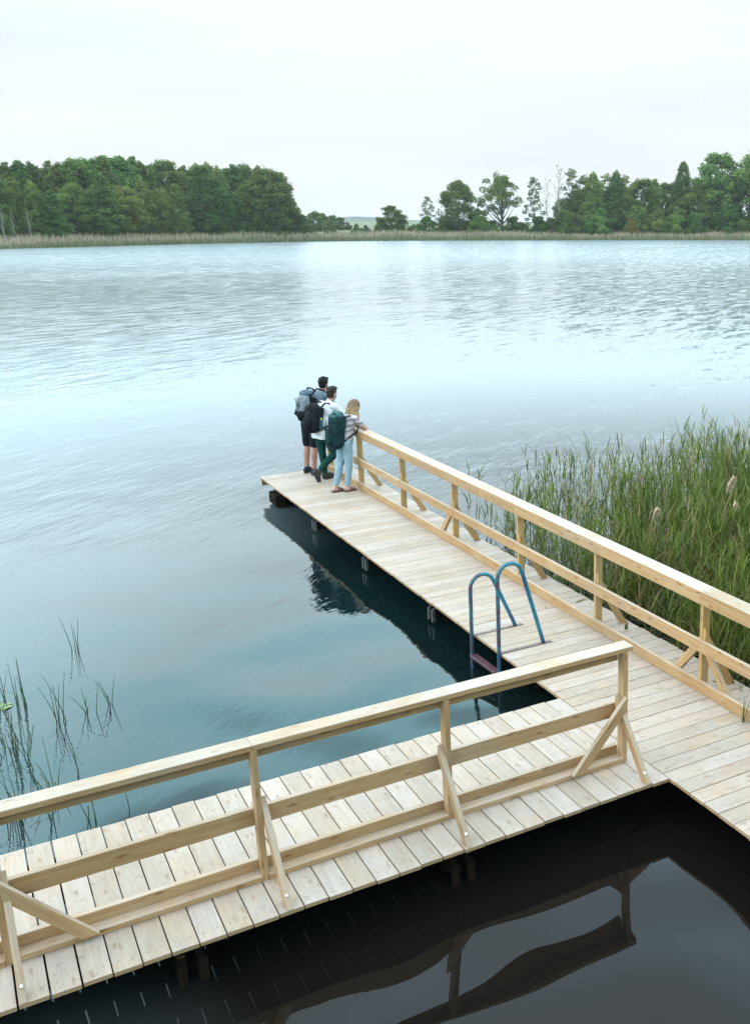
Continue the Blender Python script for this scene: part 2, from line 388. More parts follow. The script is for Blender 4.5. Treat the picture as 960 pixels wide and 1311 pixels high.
side = tag(empty('side_jetty', (0, 0, 0)), 'short plank jetty branching off to the lower left', 'jetty')
mb = MB(); sc_mb = MB(); x = -.006; first = True
while x > -9.5:
    wd = .170
    x1 = x-wd
    y0 = 0+rnd.uniform(-.006, .006); y1 = WB+rnd.uniform(-.006, .006); zt = rnd.uniform(-.0015, .0015)
    xc = (x+x1)/2
    mb.board((xc, y0, -T/2+zt), (xc, y1, -T/2+zt), wd, T, bleach_top=rnd.uniform(.8, 1))
    screws_on(sc_mb, [(xc+q*wd*.27, yy+rnd.uniform(-.01, .01)) for yy in (.09, .62, 1.22, 1.74) for q in (-1, 1)])
    x -= wd+(.0085 if x > -4.3 else .012)
mb.build('deck', DECK, side); tag(sc_mb.build('screws', SCREW, side), kind='stuff')
for y_ in (.30, .75, 1.22, 1.60):
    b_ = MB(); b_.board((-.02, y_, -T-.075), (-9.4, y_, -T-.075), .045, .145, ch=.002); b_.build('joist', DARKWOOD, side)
for xx in (-1.91, -3.97, -6.1, -8.3):
    pile_pair(side, xx, 0, 'y')
    for d in (-.07, .07):
        b_ = MB(); b_.tube([(xx+d, .16, -1.2), (xx+d, .16, -.24)], .035, 8); b_.build('pile_stub', DARKWOOD, side)

# ------------------------------------------------------------------ railings
H = 1.10
def segs(a, b, cuts):
    pts = [a]+list(cuts)+[b]; return list(zip(pts, pts[1:]))
rl = tag(empty('railing', (1.3, 0, 0)), 'long pine railing along the right edge of the main jetty', 'railing')
def put(parent, name, m, *args, **kw):
    b_ = MB(); b_.board(*args, **kw); o = b_.build(name, m, parent)
    o.matrix_parent_inverse = parent.matrix_basis.inverted(); return o
def strut(parent, name, axis, at_, p0, p1, wd, thick, zc, top_cut=None, bleach=.4, ends='z'):
    """flat brace in a vertical plane; p0 top, p1 bottom as (along, z); both long edges run on to z = zc"""
    d = Vector((p1[0]-p0[0], p1[1]-p0[1])); Ln = d.length; d.normalize(); n = Vector((-d.y, d.x))*wd/2
    def dn(q): t = (zc-q.y)/d.y; return q+d*t
    a = Vector(p0)+n; b = Vector(p0)-n
    if top_cut is not None: a = a+d*((top_cut-a.x)/d.x); b = b+d*((top_cut-b.x)/d.x)
    c = dn(Vector(p1)-n); e = dn(Vector(p1)+n)
    if n.y < 0: a, b, c, e = b, a, e, c            # a, e on the upper side
    P = lambda q, o_: (q.x, at_+o_, q.y) if axis == 'x' else (at_+o_, q.x, q.y)
    m_ = MB(); uo = rnd.uniform(0, 40); t_ = rnd.random(); q4 = [a, b, c, e]; h2 = thick/2
    U = [(uo, 0), (uo, wd), (uo+Ln, wd), (uo+Ln, 0)]
    m_.face([P(q, h2) for q in q4], U, (t_, 0, 0, 1)); m_.face([P(q, -h2) for q in reversed(q4)], U[::-1], (t_, 0, 0, 1))
    for i in range(4):
        q, r2 = q4[i], q4[(i+1) % 4]; bl = bleach if i == 3 else 0; l_ = (r2-q).length
        uvs = [(uo, 3), (uo, 3+thick), (uo+l_, 3+thick), (uo+l_, 3)] if i in (1, 3) else [(uo, 5), (uo+.01, 5), (uo+.01, 5+l_), (uo, 5+l_)]
        m_.face([P(q, h2), P(q, -h2), P(r2, -h2), P(r2, h2)], uvs, (t_, bl, 1 if i in (0, 2) else 0, 1))
    o = m_.build(name, POSTW if parent is rl and axis == 'x' else RAIL, parent); bm = bmesh.new(); bm.from_mesh(o.data); bmesh.ops.recalc_face_normals(bm, faces=bm.faces); bm.to_mesh(o.data); bm.free()
    bv = o.modifiers.new('b', 'BEVEL'); bv.width = .0025; bv.segments = 1
    o.matrix_parent_inverse = parent.matrix_basis.inverted(); return o
PYS = [12.70, 11.03, 9.07, 7.09, 5.08, 3.20, 1.22, -.75, -2.7, -4.7, -6.7, -8.7, -10.7, -12.6]
for k, yy in enumerate(PYS):
    put(rl, 'post', POSTW, (1.352, yy, .0), (1.352, yy, H-.046), .095, .045, up=(0, 1, 0))
for a, b in segs(12.80, -13.0, (9.1, 5.06, 1.2, -2.75, -6.7, -10.7)):
    put(rl, 'cap_rail', RAIL, (1.352, a-.001, H-.0225), (1.352, b+.001, H-.0225), .190, .045, bleach_top=1, ch=.004)
for a, b in segs(12.80, -13.0, (9.05, 5.07, 1.21, -2.75, -6.7, -10.7)):
    put(rl, 'top_board', RAIL, (1.281, a-.001, H-.0455-.0475), (1.281, b+.001, H-.0455-.0475), .045, .095, bleach_top=.3)
for a, b in segs(12.80, -13.0, (9.05, 5.07, 1.21, -2.75, -6.7, -10.7)):
    put(rl, 'middle_rail', RAIL, (1.281, a-.001, .507), (1.281, b+.001, .507), .045, .125, bleach_top=.6)
for a, b in segs(12.80, -13.0, (7.15, 3.2, -.75, -4.7, -8.7)):
    put(rl, 'kick_board', RAIL, (1.281, a-.001, .0665), (1.281, b+.001, .0665), .045, .125, bleach_top=.8)
for k, yy in enumerate(PYS):
    dy = -.0465 if k != 6 else -.0465
    strut(rl, 'brace', 'x', yy+dy, (1.37, .52), (1.66, .04), .078, .045, .0015, top_cut=1.308)
def inplane(parent, x_, y0, z0, y1, z1, along='y', thick=.045, wd=.085):
    if along == 'y': return put(parent, 'diagonal_brace', RAIL, (x_, y0, z0), (x_, y1, z1), thick, wd, up=(0, 0, 1), bleach_top=.5)
    return put(parent, 'diagonal_brace', RAIL, (y0, x_, z0), (y1, x_, z1), thick, wd, up=(0, 0, 1), bleach_top=.5)
for c, dirs in ((7.09, (1,)), (1.22, (1, -1)), (-4.7, (1, -1)), (-10.7, (1,))):
    for s_ in dirs: strut(rl, 'diagonal_brace', 'y', 1.3265, (c+s_*.05, .50), (c+s_*.43, .06), .085, .045, .0015, top_cut=c+s_*.024)

rs = tag(empty('railing', (-2.5, .48, 0)), 'shorter pine railing across the foreground on the side jetty', 'railing')
PXS = [-.168, -1.872, -3.363, -5.02, -6.7, -8.4, -9.35]
for xx in PXS:
    put(rs, 'post', RAIL, (xx, .482, 0), (xx, .482, H-.046), .045, .095, up=(0, 1, 0))
for a, b in segs(-.09, -9.4, (-1.86, -3.37, -6.7)):
    put(rs, 'cap_rail', RAIL, (a-.001, .516, H-.0225), (b+.001, .516, H-.0225), .150, .045, bleach_top=1, ch=.004)
for a, b in segs(-.192, -9.4, (-3.36, -6.7)):
    put(rs, 'top_board', RAIL, (a-.001, .5525, H-.0455-.05), (b+.001, .5525, H-.0455-.05), .045, .100, bleach_top=.2)
    put(rs, 'middle_rail', RAIL, (a-.001, .5525, .485), (b+.001, .5525, .485), .045, .140, bleach_top=.7)
    put(rs, 'kick_board', RAIL, (a-.001, .5525, .0675), (b+.001, .5525, .0675), .045, .130, bleach_top=.8)
xs_ = PXS
for a, b in zip(xs_, xs_[1:]):
    put(rs, 'sill', RAIL, (a-.024, .478, .024), (b+.024, .478, .024), .100, .045, bleach_top=.8)
for k, xx in enumerate(PXS[:-1]):
    s_ = 1 if k in (2, 3) else -1
    o = strut(rs, 'brace', 'y', xx+s_*.046, (.46, .54), (.085, .05), .07, .045, .0015, top_cut=.503, bleach=.7)
    b_ = MB(); b_.tube([(xx+s_*.046, .078, .086), (xx+s_*.046, .060, .074)], .013, 10); bo = b_.build('bolt', ZINC, rs); bo.matrix_parent_inverse = rs.matrix_basis.inverted()
strut(rs, 'diagonal_brace', 'x', .404, (-.24, .54), (-.62, .12), .085, .045, .049, top_cut=-.19, bleach=.7)
strut(rs, 'diagonal_brace', 'x', .404, (-4.96, .53), (-4.62, .14), .085, .045, .049, top_cut=-5.0, bleach=.7)
strut(rs, 'diagonal_brace', 'x', .404, (-8.34, .53), (-8.0, .14), .085, .045, .049, top_cut=-8.38, bleach=.7)

# ------------------------------------------------------------------ swimming ladder
m, N_, L_, b_ = mat('worn_blue_paint')
tcn = N_.new('ShaderNodeTexCoord')
n1 = noise_n(N_, L_, tcn.outputs['Object'], 9, 5, .65, .4); n2 = noise_n(N_, L_, tcn.outputs['Object'], 2.6, 3, .5)
spx = N_.new('ShaderNodeSeparateXYZ'); L_.new(tcn.outputs['Object'], spx.inputs[0])
c = mixc(N_, L_, rng(N_, L_, n2, .40, .56, 0, 1), (.012, .085, .20), (.015, .20, .27))
wear = mth(N_, L_, 'ADD', n1, rng(N_, L_, spx.outputs[0], .02, .32, .10, -.06))
c = mixc(N_, L_, rng(N_, L_, wear, .50, .64, 0, .9), c, (.085, .045, .065))
L_.new(c, b_.inputs['Base Color']); b_.inputs['Roughness'].default_value = .38
BLUE = m
RUSTY = plain('rusty_flat_bar', (.20, .15, .14), .5, .5, .5, 25)
STEPM = plain('worn_step_paint', (.10, .05, .065), .5, .1, .35, 14)
lad = tag(empty('swimming_ladder', (.2, 3.44, 0)), 'blue tubular swimming ladder with worn paint on the jetty edge', 'ladder')
def lput(o): o.matrix_parent_inverse = lad.matrix_basis.inverted(); return o
for yy, top, xf, xb in ((3.75, .735, -.045, .53), (3.126, 1.04, -.015, .56)):
    pts = [(xf, yy, -1.3), (xf, yy, -.5), (xf, yy, top-.22)]
    cx = xf+.155; rr = .155
    for k in range(0, 9):
        a = math.pi-k*(math.pi*.89)/8
        pts.append((cx+rr*math.cos(a), yy, top-.155+rr*math.sin(a)-(.0)))
    pts.append((xb-.015, yy, .05)); pts.append((xb, yy, .006))
    b_ = MB(); b_.tube(pts, .0235, 12); lput(b_.build('handrail', BLUE, lad, smooth=True))
    b_ = MB(); b_.board((xf-.0+.03, yy, .005), (xb+.10, yy, .005), .05, .006, ch=.001)
    lput(b_.build('foot_plate', RUSTY, lad))
for z_ in (-.235, -.55, -.86):
    b_ = MB(); b_.board((-.03, 3.15, z_), (-.045, 3.727, z_), .09, .03, ch=.004); lput(b_.build('step', STEPM, lad))
# ------------------------------------------------------------------ people
def organic(name, shapes, mat_, parent, voxel=.012, smooth=4, warp=0.0, wseed=0):
    """overlapping tapered capsules and ellipsoids fused into one continuous surface"""
    bm = bmesh.new()
    for sh_ in shapes:
        if sh_[0] == 'c':
            _, a, b, ra, rb = sh_; a = Vector(a); b = Vector(b); d = b-a; ln = max(d.length, 1e-5); q = d.to_track_quat('Z', 'Y')
            prof = [(-math.cos(t)*ra, math.sin(t)*ra) for t in (0, .4, .8, 1.2, 1.5708)]+[(ln+math.sin(t)*rb, math.cos(t)*rb) for t in (0, .4, .8, 1.2, 1.5708)]
            rings = []
            for z, r in prof:
                if r < 1e-4: rings.append([bm.verts.new(a+q@Vector((0, 0, z)))])
                else: rings.append([bm.verts.new(a+q@Vector((r*math.cos(k*math.pi/6), r*math.sin(k*math.pi/6), z))) for k in range(12)])
            for r0, r1 in zip(rings, rings[1:]):
                for k in range(12):
                    k2 = (k+1) % 12
                    if len(r0) == 1: bm.faces.new((r0[0], r1[k2], r1[k]))
                    elif len(r1) == 1: bm.faces.new((r0[k], r0[k2], r1[0]))
                    else: bm.faces.new((r0[k], r0[k2], r1[k2], r1[k]))
        elif sh_[0] == 'b':
            _, c, sz, rot = sh_; M_ = Matrix.Translation(Vector(c)) @ Matrix.Rotation(rot, 4, 'Y') @ Matrix.Diagonal((*sz, 1))
            r_ = bmesh.ops.create_cube(bm, size=1, matrix=M_)
        else:
            _, c, rd, rot = sh_; M_ = Matrix.Translation(Vector(c)) @ Matrix.Rotation(rot, 4, 'Y') @ Matrix.Diagonal((*rd, 1))
            bmesh.ops.create_uvsphere(bm, u_segments=18, v_segments=12, radius=1, matrix=M_)
    me = bpy.data.meshes.new(name+'_src'); bm.to_mesh(me); bm.free()
    t = bpy.data.objects.new('tmp', me); COL.objects.link(t)
    md = t.modifiers.new('r', 'REMESH'); md.mode = 'VOXEL'; md.voxel_size = voxel
    ms = t.modifiers.new('s', 'SMOOTH'); ms.factor = .5; ms.iterations = smooth
    dg = bpy.context.evaluated_depsgraph_get(); dg.update()
    m2 = bpy.data.meshes.new_from_object(t.evaluated_get(dg)); m2.name = name
    bpy.data.objects.remove(t); bpy.data.meshes.remove(me)
    if warp:
        for v in m2.vertices:
            n_ = noise.noise(Vector((v.co.x*14+wseed, v.co.y*14, v.co.z*9)))+.5*noise.noise(Vector((v.co.x*30, v.co.y*30+wseed, v.co.z*20)))
            v.co += v.normal*n_*warp
    m2.materials.clear(); m2.materials.append(mat_); m2.polygons.foreach_set('use_smooth', [True]*len(m2.polygons))
    o = bpy.data.objects.new(name, m2); COL.objects.link(o)
    if parent: o.parent = parent
    return o
SKIN = plain('skin', (.43, .24, .18), .55, 0, .08, 20, spec=.3); SKIN2 = plain('skin_fair', (.50, .30, .23), .55, 0, .08, 20, spec=.3)
def cloth(name, c, vary=.2, sc_=18, bump=.004): return plain(name, c, .85, 0, vary, sc_, bump, .15)
EYEW = plain('eye', (.12, .09, .08), .3)
LIPS = plain('lips', (.42, .16, .14), .5)
def lerp(a, b, t): return tuple(a[i]+(b[i]-a[i])*t for i in range(3))
def head(c, yaw, tilt, s=1.0):
    """skull, face, nose, chin, ears; the face looks along +x turned by yaw"""
    cx, sx = math.cos(yaw), math.sin(yaw)
    def P(x, y, z):
        x2 = x*math.cos(tilt)+z*math.sin(tilt); z2 = -x*math.sin(tilt)+z*math.cos(tilt)
        return (c[0]+(x2*cx-y*sx)*s, c[1]+(x2*sx+y*cx)*s, c[2]+z2*s)
    sh_ = [('e', P(-.012, 0, .025), (.098*s, .078*s, .098*s), 0), ('e', P(.022, 0, -.035), (.070*s, .058*s, .078*s), 0),
           ('c', P(.06, 0, -.085), P(.035, 0, -.09), .024*s, .03*s), ('c', P(.088, 0, .015), P(.104, 0, -.018), .009*s, .014*s),
           ('c', P(.078, -.03, .03), P(.078, .03, .03), .014*s, .014*s), ('c', P(.082, -.018, -.055), P(.082, .018, -.055), .010*s, .010*s)]
    for q in (-1, 1): sh_ += [('c', P(-.005, q*.077, .012), P(-.012, q*.082, -.022), .014*s, .009*s), ('c', P(.06, q*.034, -.025), P(.03, q*.05, -.04), .022*s, .02*s)]
    return sh_, P
def hand(wr, dr, up, s=1.0, curl=.8, side=1):
    """palm, four fingers of unequal length bent down over what they rest on, thumb from the side of the palm"""
    d = Vector(dr).normalized(); u = Vector(up).normalized(); a = d.cross(u).normalized()*side; w0 = Vector(wr); sh_ = []
    for k in (-1, 0, 1): sh_.append(('c', w0+a*k*.018*s, w0+d*.085*s+a*k*.024*s, .017*s, .014*s))
    for i, ln in enumerate((.068, .078, .073, .056)):
        b0 = w0+d*.085*s+a*(.033-.022*i)*s; d1 = (d-u*curl*.5).normalized(); d2 = (d-u*curl*1.6).normalized()
        m_ = b0+d1*ln*.5*s; sh_ += [('c', b0-d*.02*s, m_, .0092*s, .0088*s), ('c', m_, m_+d2*ln*.5*s, .0088*s, .0070*s)]
    t0 = w0+d*.025*s+a*.028*s; t1 = t0+(d*.6+a*.75).normalized()*.036*s; sh_ += [('c', t0, t1, .012*s, .010*s), ('c', t1, t1+(d*.95+a*.2-u*.2).normalized()*.03*s, .010*s, .008*s)]
    return sh_
def leg(h, k, a, rt, rk, ra, thin=1.0):
    rt, rk = rt*thin, rk*thin
    m1 = lerp(h, k, .45); m2 = lerp(k, a, .32); cb = Vector(m2)+Vector((-.012, 0, 0))
    return [('c', h, m1, rt, rt*.88), ('c', m1, k, rt*.88, rk), ('c', k, cb, rk, rk*1.02), ('c', cb, a, rk*1.02, ra)]
def backpack(root_name, wearer, off, shapes, label, bodym, extras, strapm, straps):
    o3 = wearer.rotation_euler.to_matrix() @ Vector(off)
    root = empty(root_name, wearer.location+o3); root.rotation_euler = wearer.rotation_euler; organic('bag', shapes, bodym, root, .012, 3, .006, 3)
    for nm, shp, mm in extras: organic(nm, shp, mm, root, .009, 3, .003, 5)
    for pts, r in straps:
        b_ = MB(); b_.tube(pts, r, 6); b_.build('strap', strapm, root, smooth=True)
    return tag(root, label, 'backpack')

# --- woman in light jeans, forearms on the rail
px_, py_ = .985, 10.93
pw = tag(empty('person', (px_, py_, 0), .22), 'woman with long wavy blonde hair and light blue jeans leaning on the railing', 'person', None)
pw.rotation_euler.y = R(2)
hc = (.275, 0, 1.51); hs_, HP = head(hc, .05, .18, .96)
hipL, hipR = (.05, .085, .86), (.05, -.085, .86)
kL, kR = (-.035, .075, .46), (.055, -.075, .465)
aL, aR = (-.15, .05, .095), (.03, -.06, .095)
shL, shR = (.16, .165, 1.32), (.16, -.165, 1.32); eL, eR = (.35, .24, 1.142), (.34, -.22, 1.142); wL, wR = (.395, .03, 1.145), (.41, .0, 1.165)
torso = [('e', (.05, 0, .93), (.100, .140, .11), 0), ('c', (.055, 0, .95), (.09, 0, 1.12), .100, .092), ('e', (.125, 0, 1.24), (.105, .150, .15), .2), ('c', (.14, -.09, 1.31), (.14, .09, 1.31), .065, .065)]
body = torso+[('c', (.17, 0, 1.36), (.25, 0, 1.46), .05, .045)]+hs_
body += leg(hipL, kL, aL, .078, .052, .036, .80)+leg(hipR, kR, aR, .078, .052, .036, .80)
for a_ in (aL, aR): body += [('c', a_, (a_[0]-.02, a_[1], .05), .036, .034), ('c', (a_[0]-.015, a_[1], .055), (a_[0]+.13, a_[1]-.01, .042), .036, .026)]
for s_, e_, w_, q in ((shL, eL, wL, 1), (shR, eR, wR, -1)):
    body += [('c', s_, e_, .046, .038), ('c', e_, w_, .036, .025)]
body += hand((.40, .03, 1.140), (.15, -1, 0), (0, 0, 1), .92, .5, 1)+hand((.42, .01, 1.168), (.1, 1, 0), (0, 0, 1), .92, .6, -1)
organic('body', body, SKIN2, pw, .008, 2)
m, N_, L_, b_ = mat('striped_shirt'); tcn = N_.new('ShaderNodeTexCoord'); sp_ = N_.new('ShaderNodeSeparateXYZ'); L_.new(tcn.outputs['Object'], sp_.inputs[0])
zz = mth(N_, L_, 'ADD', sp_.outputs[2], mth(N_, L_, 'MULTIPLY', sp_.outputs[0], -.25)); st = mth(N_, L_, 'GREATER_THAN', mth(N_, L_, 'FRACT', mth(N_, L_, 'MULTIPLY', zz, 21)), .62); st2 = mth(N_, L_, 'GREATER_THAN', mth(N_, L_, 'FRACT', mth(N_, L_, 'MULTIPLY', zz, 10.5)), .72)
c = mixc(N_, L_, st, (.40, .35, .38), (.15, .12, .16)); c = mixc(N_, L_, st2, c, (.55, .50, .50)); L_.new(c, b_.inputs['Base Color']); b_.inputs['Roughness'].default_value = .85
STRIPE = m
organic('shirt', [('e', (.05, 0, .965), (.135, .172, .07), 0), ('c', (.055, 0, .98), (.09, 0, 1.12), .130, .122), ('e', (.125, 0, 1.24), (.118, .162, .16), .2), ('c', (.14, -.10, 1.315), (.14, .10, 1.315), .074, .074), ('c', shL, lerp(shL, eL, .55), .060, .056), ('c', shR, lerp(shR, eR, .55), .060, .056), ('c', (.165, 0, 1.35), (.18, 0, 1.385), .06, .055)], STRIPE, pw, .010, 3, .006, 1)
JEANS = cloth('light_denim', (.25, .36, .425), .22, 14)
def pants(hL, hR, kL_, kR_, aL_, aR_, m_, parent, rt, rk, ra, top=.94, up=.0, rx=.05, hem=.12):
    def cut(k_, a_): t = (k_[2]-hem)/(k_[2]-a_[2]); return lerp(k_, a_, min(1, t))
    sh_ = [('e', (rx, 0, top-.03), (.128, .168, .11), 0)]
    for h_, k_, a_ in ((hL, kL_, aL_), (hR, kR_, aR_)):
        e_ = cut(k_, a_); mid = lerp(h_, k_, .45); sh_ += [('c', (h_[0]-.02, h_[1], h_[2]+.02), mid, rt*1.08, rt*.95), ('c', mid, k_, rt*.95, rk), ('c', k_, e_, rk, ra)]
    return organic('trousers', sh_, m_, parent, .010, 3, .006, 2)
pants(hipL, hipR, kL, kR, aL, aR, JEANS, pw, .090, .068, .054, hem=.15)
BROWN = plain('brown_leather', (.11, .055, .035), .6, 0, .2, 30)
for a_ in (aL, aR):
    organic('sandal', [('b', (a_[0]+.05, a_[1]-.005, .014), (.25, .092, .026), 0), ('c', (a_[0]+.06, a_[1]-.045, .03), (a_[0]+.06, a_[1]+.035, .03), .024, .024), ('c', (a_[0]+.065, a_[1]-.04, .062), (a_[0]+.065, a_[1]+.03, .062), .022, .022), ('c', (a_[0]+.115, a_[1]-.038, .048), (a_[0]+.115, a_[1]+.028, .048), .018, .018)], BROWN, pw, .007, 2)
m, N_, L_, b_ = mat('blonde_hair'); tcn = N_.new('ShaderNodeTexCoord'); sp_ = N_.new('ShaderNodeSeparateXYZ'); L_.new(tcn.outputs['Object'], sp_.inputs[0])
nn = noise_n(N_, L_, tcn.outputs['Object'], 38, 4, .6, 1.0); fz = rng(N_, L_, sp_.outputs[2], 1.56, 1.38, 0, 1)
c = mixc(N_, L_, fz, (.16, .095, .050), (.44, .285, .115)); c = mixc(N_, L_, rng(N_, L_, nn, .4, .62, 0, .6), c, (.09, .06, .04)); L_.new(c, b_.inputs['Base Color']); b_.inputs['Roughness'].default_value = .55
bp = N_.new('ShaderNodeBump'); bp.inputs['Distance'].default_value = .006; L_.new(nn, bp.inputs['Height']); L_.new(bp.outputs[0], b_.inputs['Normal'])
BLOND = m
hair = [('e', (hc[0]-.022, hc[1], hc[2]+.036), (.106, .090, .098), 0), ('e', (hc[0]-.055, hc[1], hc[2]-.05), (.062, .080, .12), 0)]
for i in range(70):
    a = rnd.uniform(math.pi*.46, math.pi*1.54); el = rnd.uniform(-.1, .75); r0 = .088*math.cos(el)
    b0 = Vector((hc[0]-.03+r0*math.cos(a), hc[1]+r0*math.sin(a)*1.02, hc[2]+.02+.085*math.sin(el))); p = b0; ph = rnd.uniform(0, 6); wl = rnd.uniform(1.2, 1.9); L0 = rnd.uniform(.20, .33)+.085*math.sin(el)
    for k in range(8):
        t = (k+1)/8; am = .022*t; q = b0+Vector((math.cos(a)*(.030*math.sin(t*2.2)+.015*t)+am*math.sin(ph+k*wl), math.sin(a)*(.040*math.sin(t*2.2)+.03*t)+am*math.cos(ph+k*wl), -L0*t**1.15))
        hair.append(('c', p, q, .016*(1-.45*t)+.002, .015*(1-.5*t)+.002)); p = q
organic('hair', hair, BLOND, pw, .007, 1, .005, 4)
def eyes(parent, HP_):
    for q in (-1, 1):
        p = HP_(.081, q*.030, .012); organic('eye', [('e', p, (.008, .010, .006), 0)], EYEW, parent, .003, 1)
    organic('mouth', [('c', HP_(.094, -.018, -.057), HP_(.094, .018, -.057), .005, .005)], LIPS, parent, .003, 1)
eyes(pw, HP)
# her backpack
GREEN = cloth('dark_teal_nylon', (.008, .032, .038), .45, 9); TEAL = cloth('pale_teal_nylon', (.05, .12, .13), .3, 12); BLACK = cloth('black_nylon', (.010, .012, .016), .4, 20); DKST = cloth('black_webbing', (.008, .009, .012), .2, 60)
backpack('backpack', pw, (-.105, 0, 1.13), [('b', (-.02, 0, -.02), (.20, .27, .50), .13), ('e', (-.06, 0, -.09), (.14, .145, .24), .13), ('e', (-.01, 0, .17), (.12, .14, .13), .1), ('c', (-.06, 0, -.27), (.02, 0, -.27), .10, .08)],
    'tall dark teal backpack with a pale rolled top, worn by the blonde woman', GREEN,
    [('lid', [('c', (.02, -.09, .265), (.02, .09, .265), .065, .065), ('b', (-.02, 0, .235), (.18, .20, .05), .1)], TEAL), ('pocket', [('e', (-.165, 0, -.10), (.055, .10, .15), .13)], TEAL if 0 else GREEN), ('panel', [('b', (.055, 0, .0), (.05, .25, .50), .13)], BLACK)], DKST,
    [([(.06, q*.09, .18), (.17, q*.115, .245), (.30, q*.135, .20), (.36, q*.14, .08), (.30, q*.155, -.06), (.17, q*.165, -.12), (.05, q*.13, -.20)], .013) for q in (-1, 1)]+[([(-.17, -.07, .16), (-.20, -.06, -.05), (-.15, -.06, -.28)], .008), ([(-.17, .07, .16), (-.20, .06, -.05), (-.15, .06, -.28)], .008), ([(.04, -.14, .02), (-.10, -.15, -.04), (-.18, -.08, -.02)], .008)])

# --- man in white shirt and dark green trousers, one foot crossed behind
px_, py_ = .93, 11.86
pg = tag(empty('person', (px_, py_, 0), .34), 'man in a white shirt and dark green trousers standing with one foot crossed behind', 'person')
pg.rotation_euler.y = R(1.5)
hc = (.27, 0, 1.60); hs_, HP = head(hc, .15, .16, 1.0)
hipL, hipR = (.01, .09, .90), (.03, -.09, .90); kL, aL = (.05, .085, .49), (.10, .09, .095); kR, aR = (.20, -.09, .50), (-.11, .0, .215)
shL, shR = (.17, .19, 1.40), (.17, -.19, 1.40); eL, eR = (.40, .26, 1.145), (.39, -.25, 1.145); wL, wR = (.45, .03, 1.15), (.46, .0, 1.17)
torso = [('e', (.02, 0, .97), (.10, .14, .11), 0), ('c', (.025, 0, .99), (.085, 0, 1.17), .105, .105), ('e', (.125, 0, 1.30), (.115, .170, .17), .25), ('c', (.15, -.11, 1.39), (.15, .11, 1.39), .07, .07)]
body = torso+[('c', (.17, 0, 1.43), (.245, 0, 1.54), .058, .052)]+hs_+leg(hipL, kL, aL, .085, .056, .04, .78)+leg(hipR, kR, aR, .085, .056, .04, .78)
for s_, e_, w_ in ((shL, eL, wL), (shR, eR, wR)): body += [('c', s_, e_, .052, .042), ('c', e_, w_, .040, .028)]
body += hand((.455, .03, 1.145), (.15, -1, 0), (0, 0, 1), 1, .5, 1)+hand((.47, .01, 1.175), (.1, 1, 0), (0, 0, 1), 1, .6, -1)
organic('body', body, SKIN, pg, .008, 2)
WHITE = cloth('white_cotton', (.66, .67, .70), .05, 12, .006); PINE = cloth('dark_green_twill', (.008, .050, .048), .35, 14)
organic('shirt', [('c', (.03, 0, .92), (.085, 0, 1.17), .152, .142), ('b', (.015, 0, .895), (.27, .345, .16), -.08), ('e', (.125, 0, 1.30), (.128, .184, .18), .25), ('c', (.15, -.12, 1.395), (.15, .12, 1.395), .080, .080), ('c', shL, lerp(shL, eL, .62), .068, .064), ('c', shR, lerp(shR, eR, .62), .068, .064), ('c', (.175, 0, 1.42), (.195, 0, 1.46), .068, .062)], WHITE, pg, .010, 3, .007, 6)
def cutp(k_, a_, t): return lerp(k_, a_, t)
organic('trousers', [('e', (.02, 0, .93), (.135, .17, .12), 0), ('c', (hipL[0]-.02, .09, .92), lerp(hipL, kL, .45), .100, .090), ('c', lerp(hipL, kL, .45), kL, .090, .070), ('c', kL, (.095, .09, .15), .070, .055), ('c', (hipR[0]-.02, -.09, .92), lerp(hipR, kR, .45), .100, .090), ('c', lerp(hipR, kR, .45), kR, .090, .072), ('c', kR, lerp(kR, aR, .92), .072, .056)], PINE, pg, .010, 3, .007, 8)
SHOE = cloth('grey_trail_shoe', (.055, .055, .050), .3, 30); LIME = plain('lime_lining', (.36, .50, .06), .6); SOLE = plain('dark_sole', (.03, .03, .03), .7)
def shoe(name, ank, d, m_, parent, sole, s=1.0, lining=None):
    d = Vector(d).normalized(); A_ = Vector(ank); side = Vector((0, 1, 0)); u = side.cross(d)*-1; u = d.cross(side)*-1 if (d.cross(side)*-1).dot(Vector((0, 0, 1))) > 0 or abs(d.z) > .8 else d.cross(side)
    if u.dot(Vector((-d.z, 0, d.x))) < 0: u = -u
    heel = A_-u*.055*s-d*.035*s
    o = organic(name, [('c', A_, heel+d*.02*s, .048*s, .042*s), ('c', heel, heel+d*.12*s+u*.01*s, .045*s, .044*s), ('c', heel+d*.12*s+u*.01, heel+d*.205*s-u*.008*s, .044*s, .032*s)], m_, parent, .008, 2)
    so_ = organic('sole', [('c', heel-u*.032*s, heel+d*.20*s-u*.032*s, .036*s, .034*s)], sole, parent, .008, 1); so_.parent = o
    if lining:
        l_ = organic('collar', [('c', A_+u*.030*s-d*.012, A_+u*.022*s+d*.03, .042*s, .030*s)], lining, parent, .008, 1); l_.parent = o
    return o
shoe('shoe', (.10, .09, .125), (1, -.05, 0), SHOE, pg, SOLE, 1.0, LIME)
shoe('shoe', (-.125, -.005, .205), (.42, 0, -.91), SHOE, pg, SOLE, 1.0, LIME)
DKHAIR = plain('dark_brown_hair', (.026, .014, .010), .6, 0, .35, 60, .004, .25); BLKHAIR = plain('black_hair', (.004, .004, .004), .6, 0, .35, 60, .003, .2)
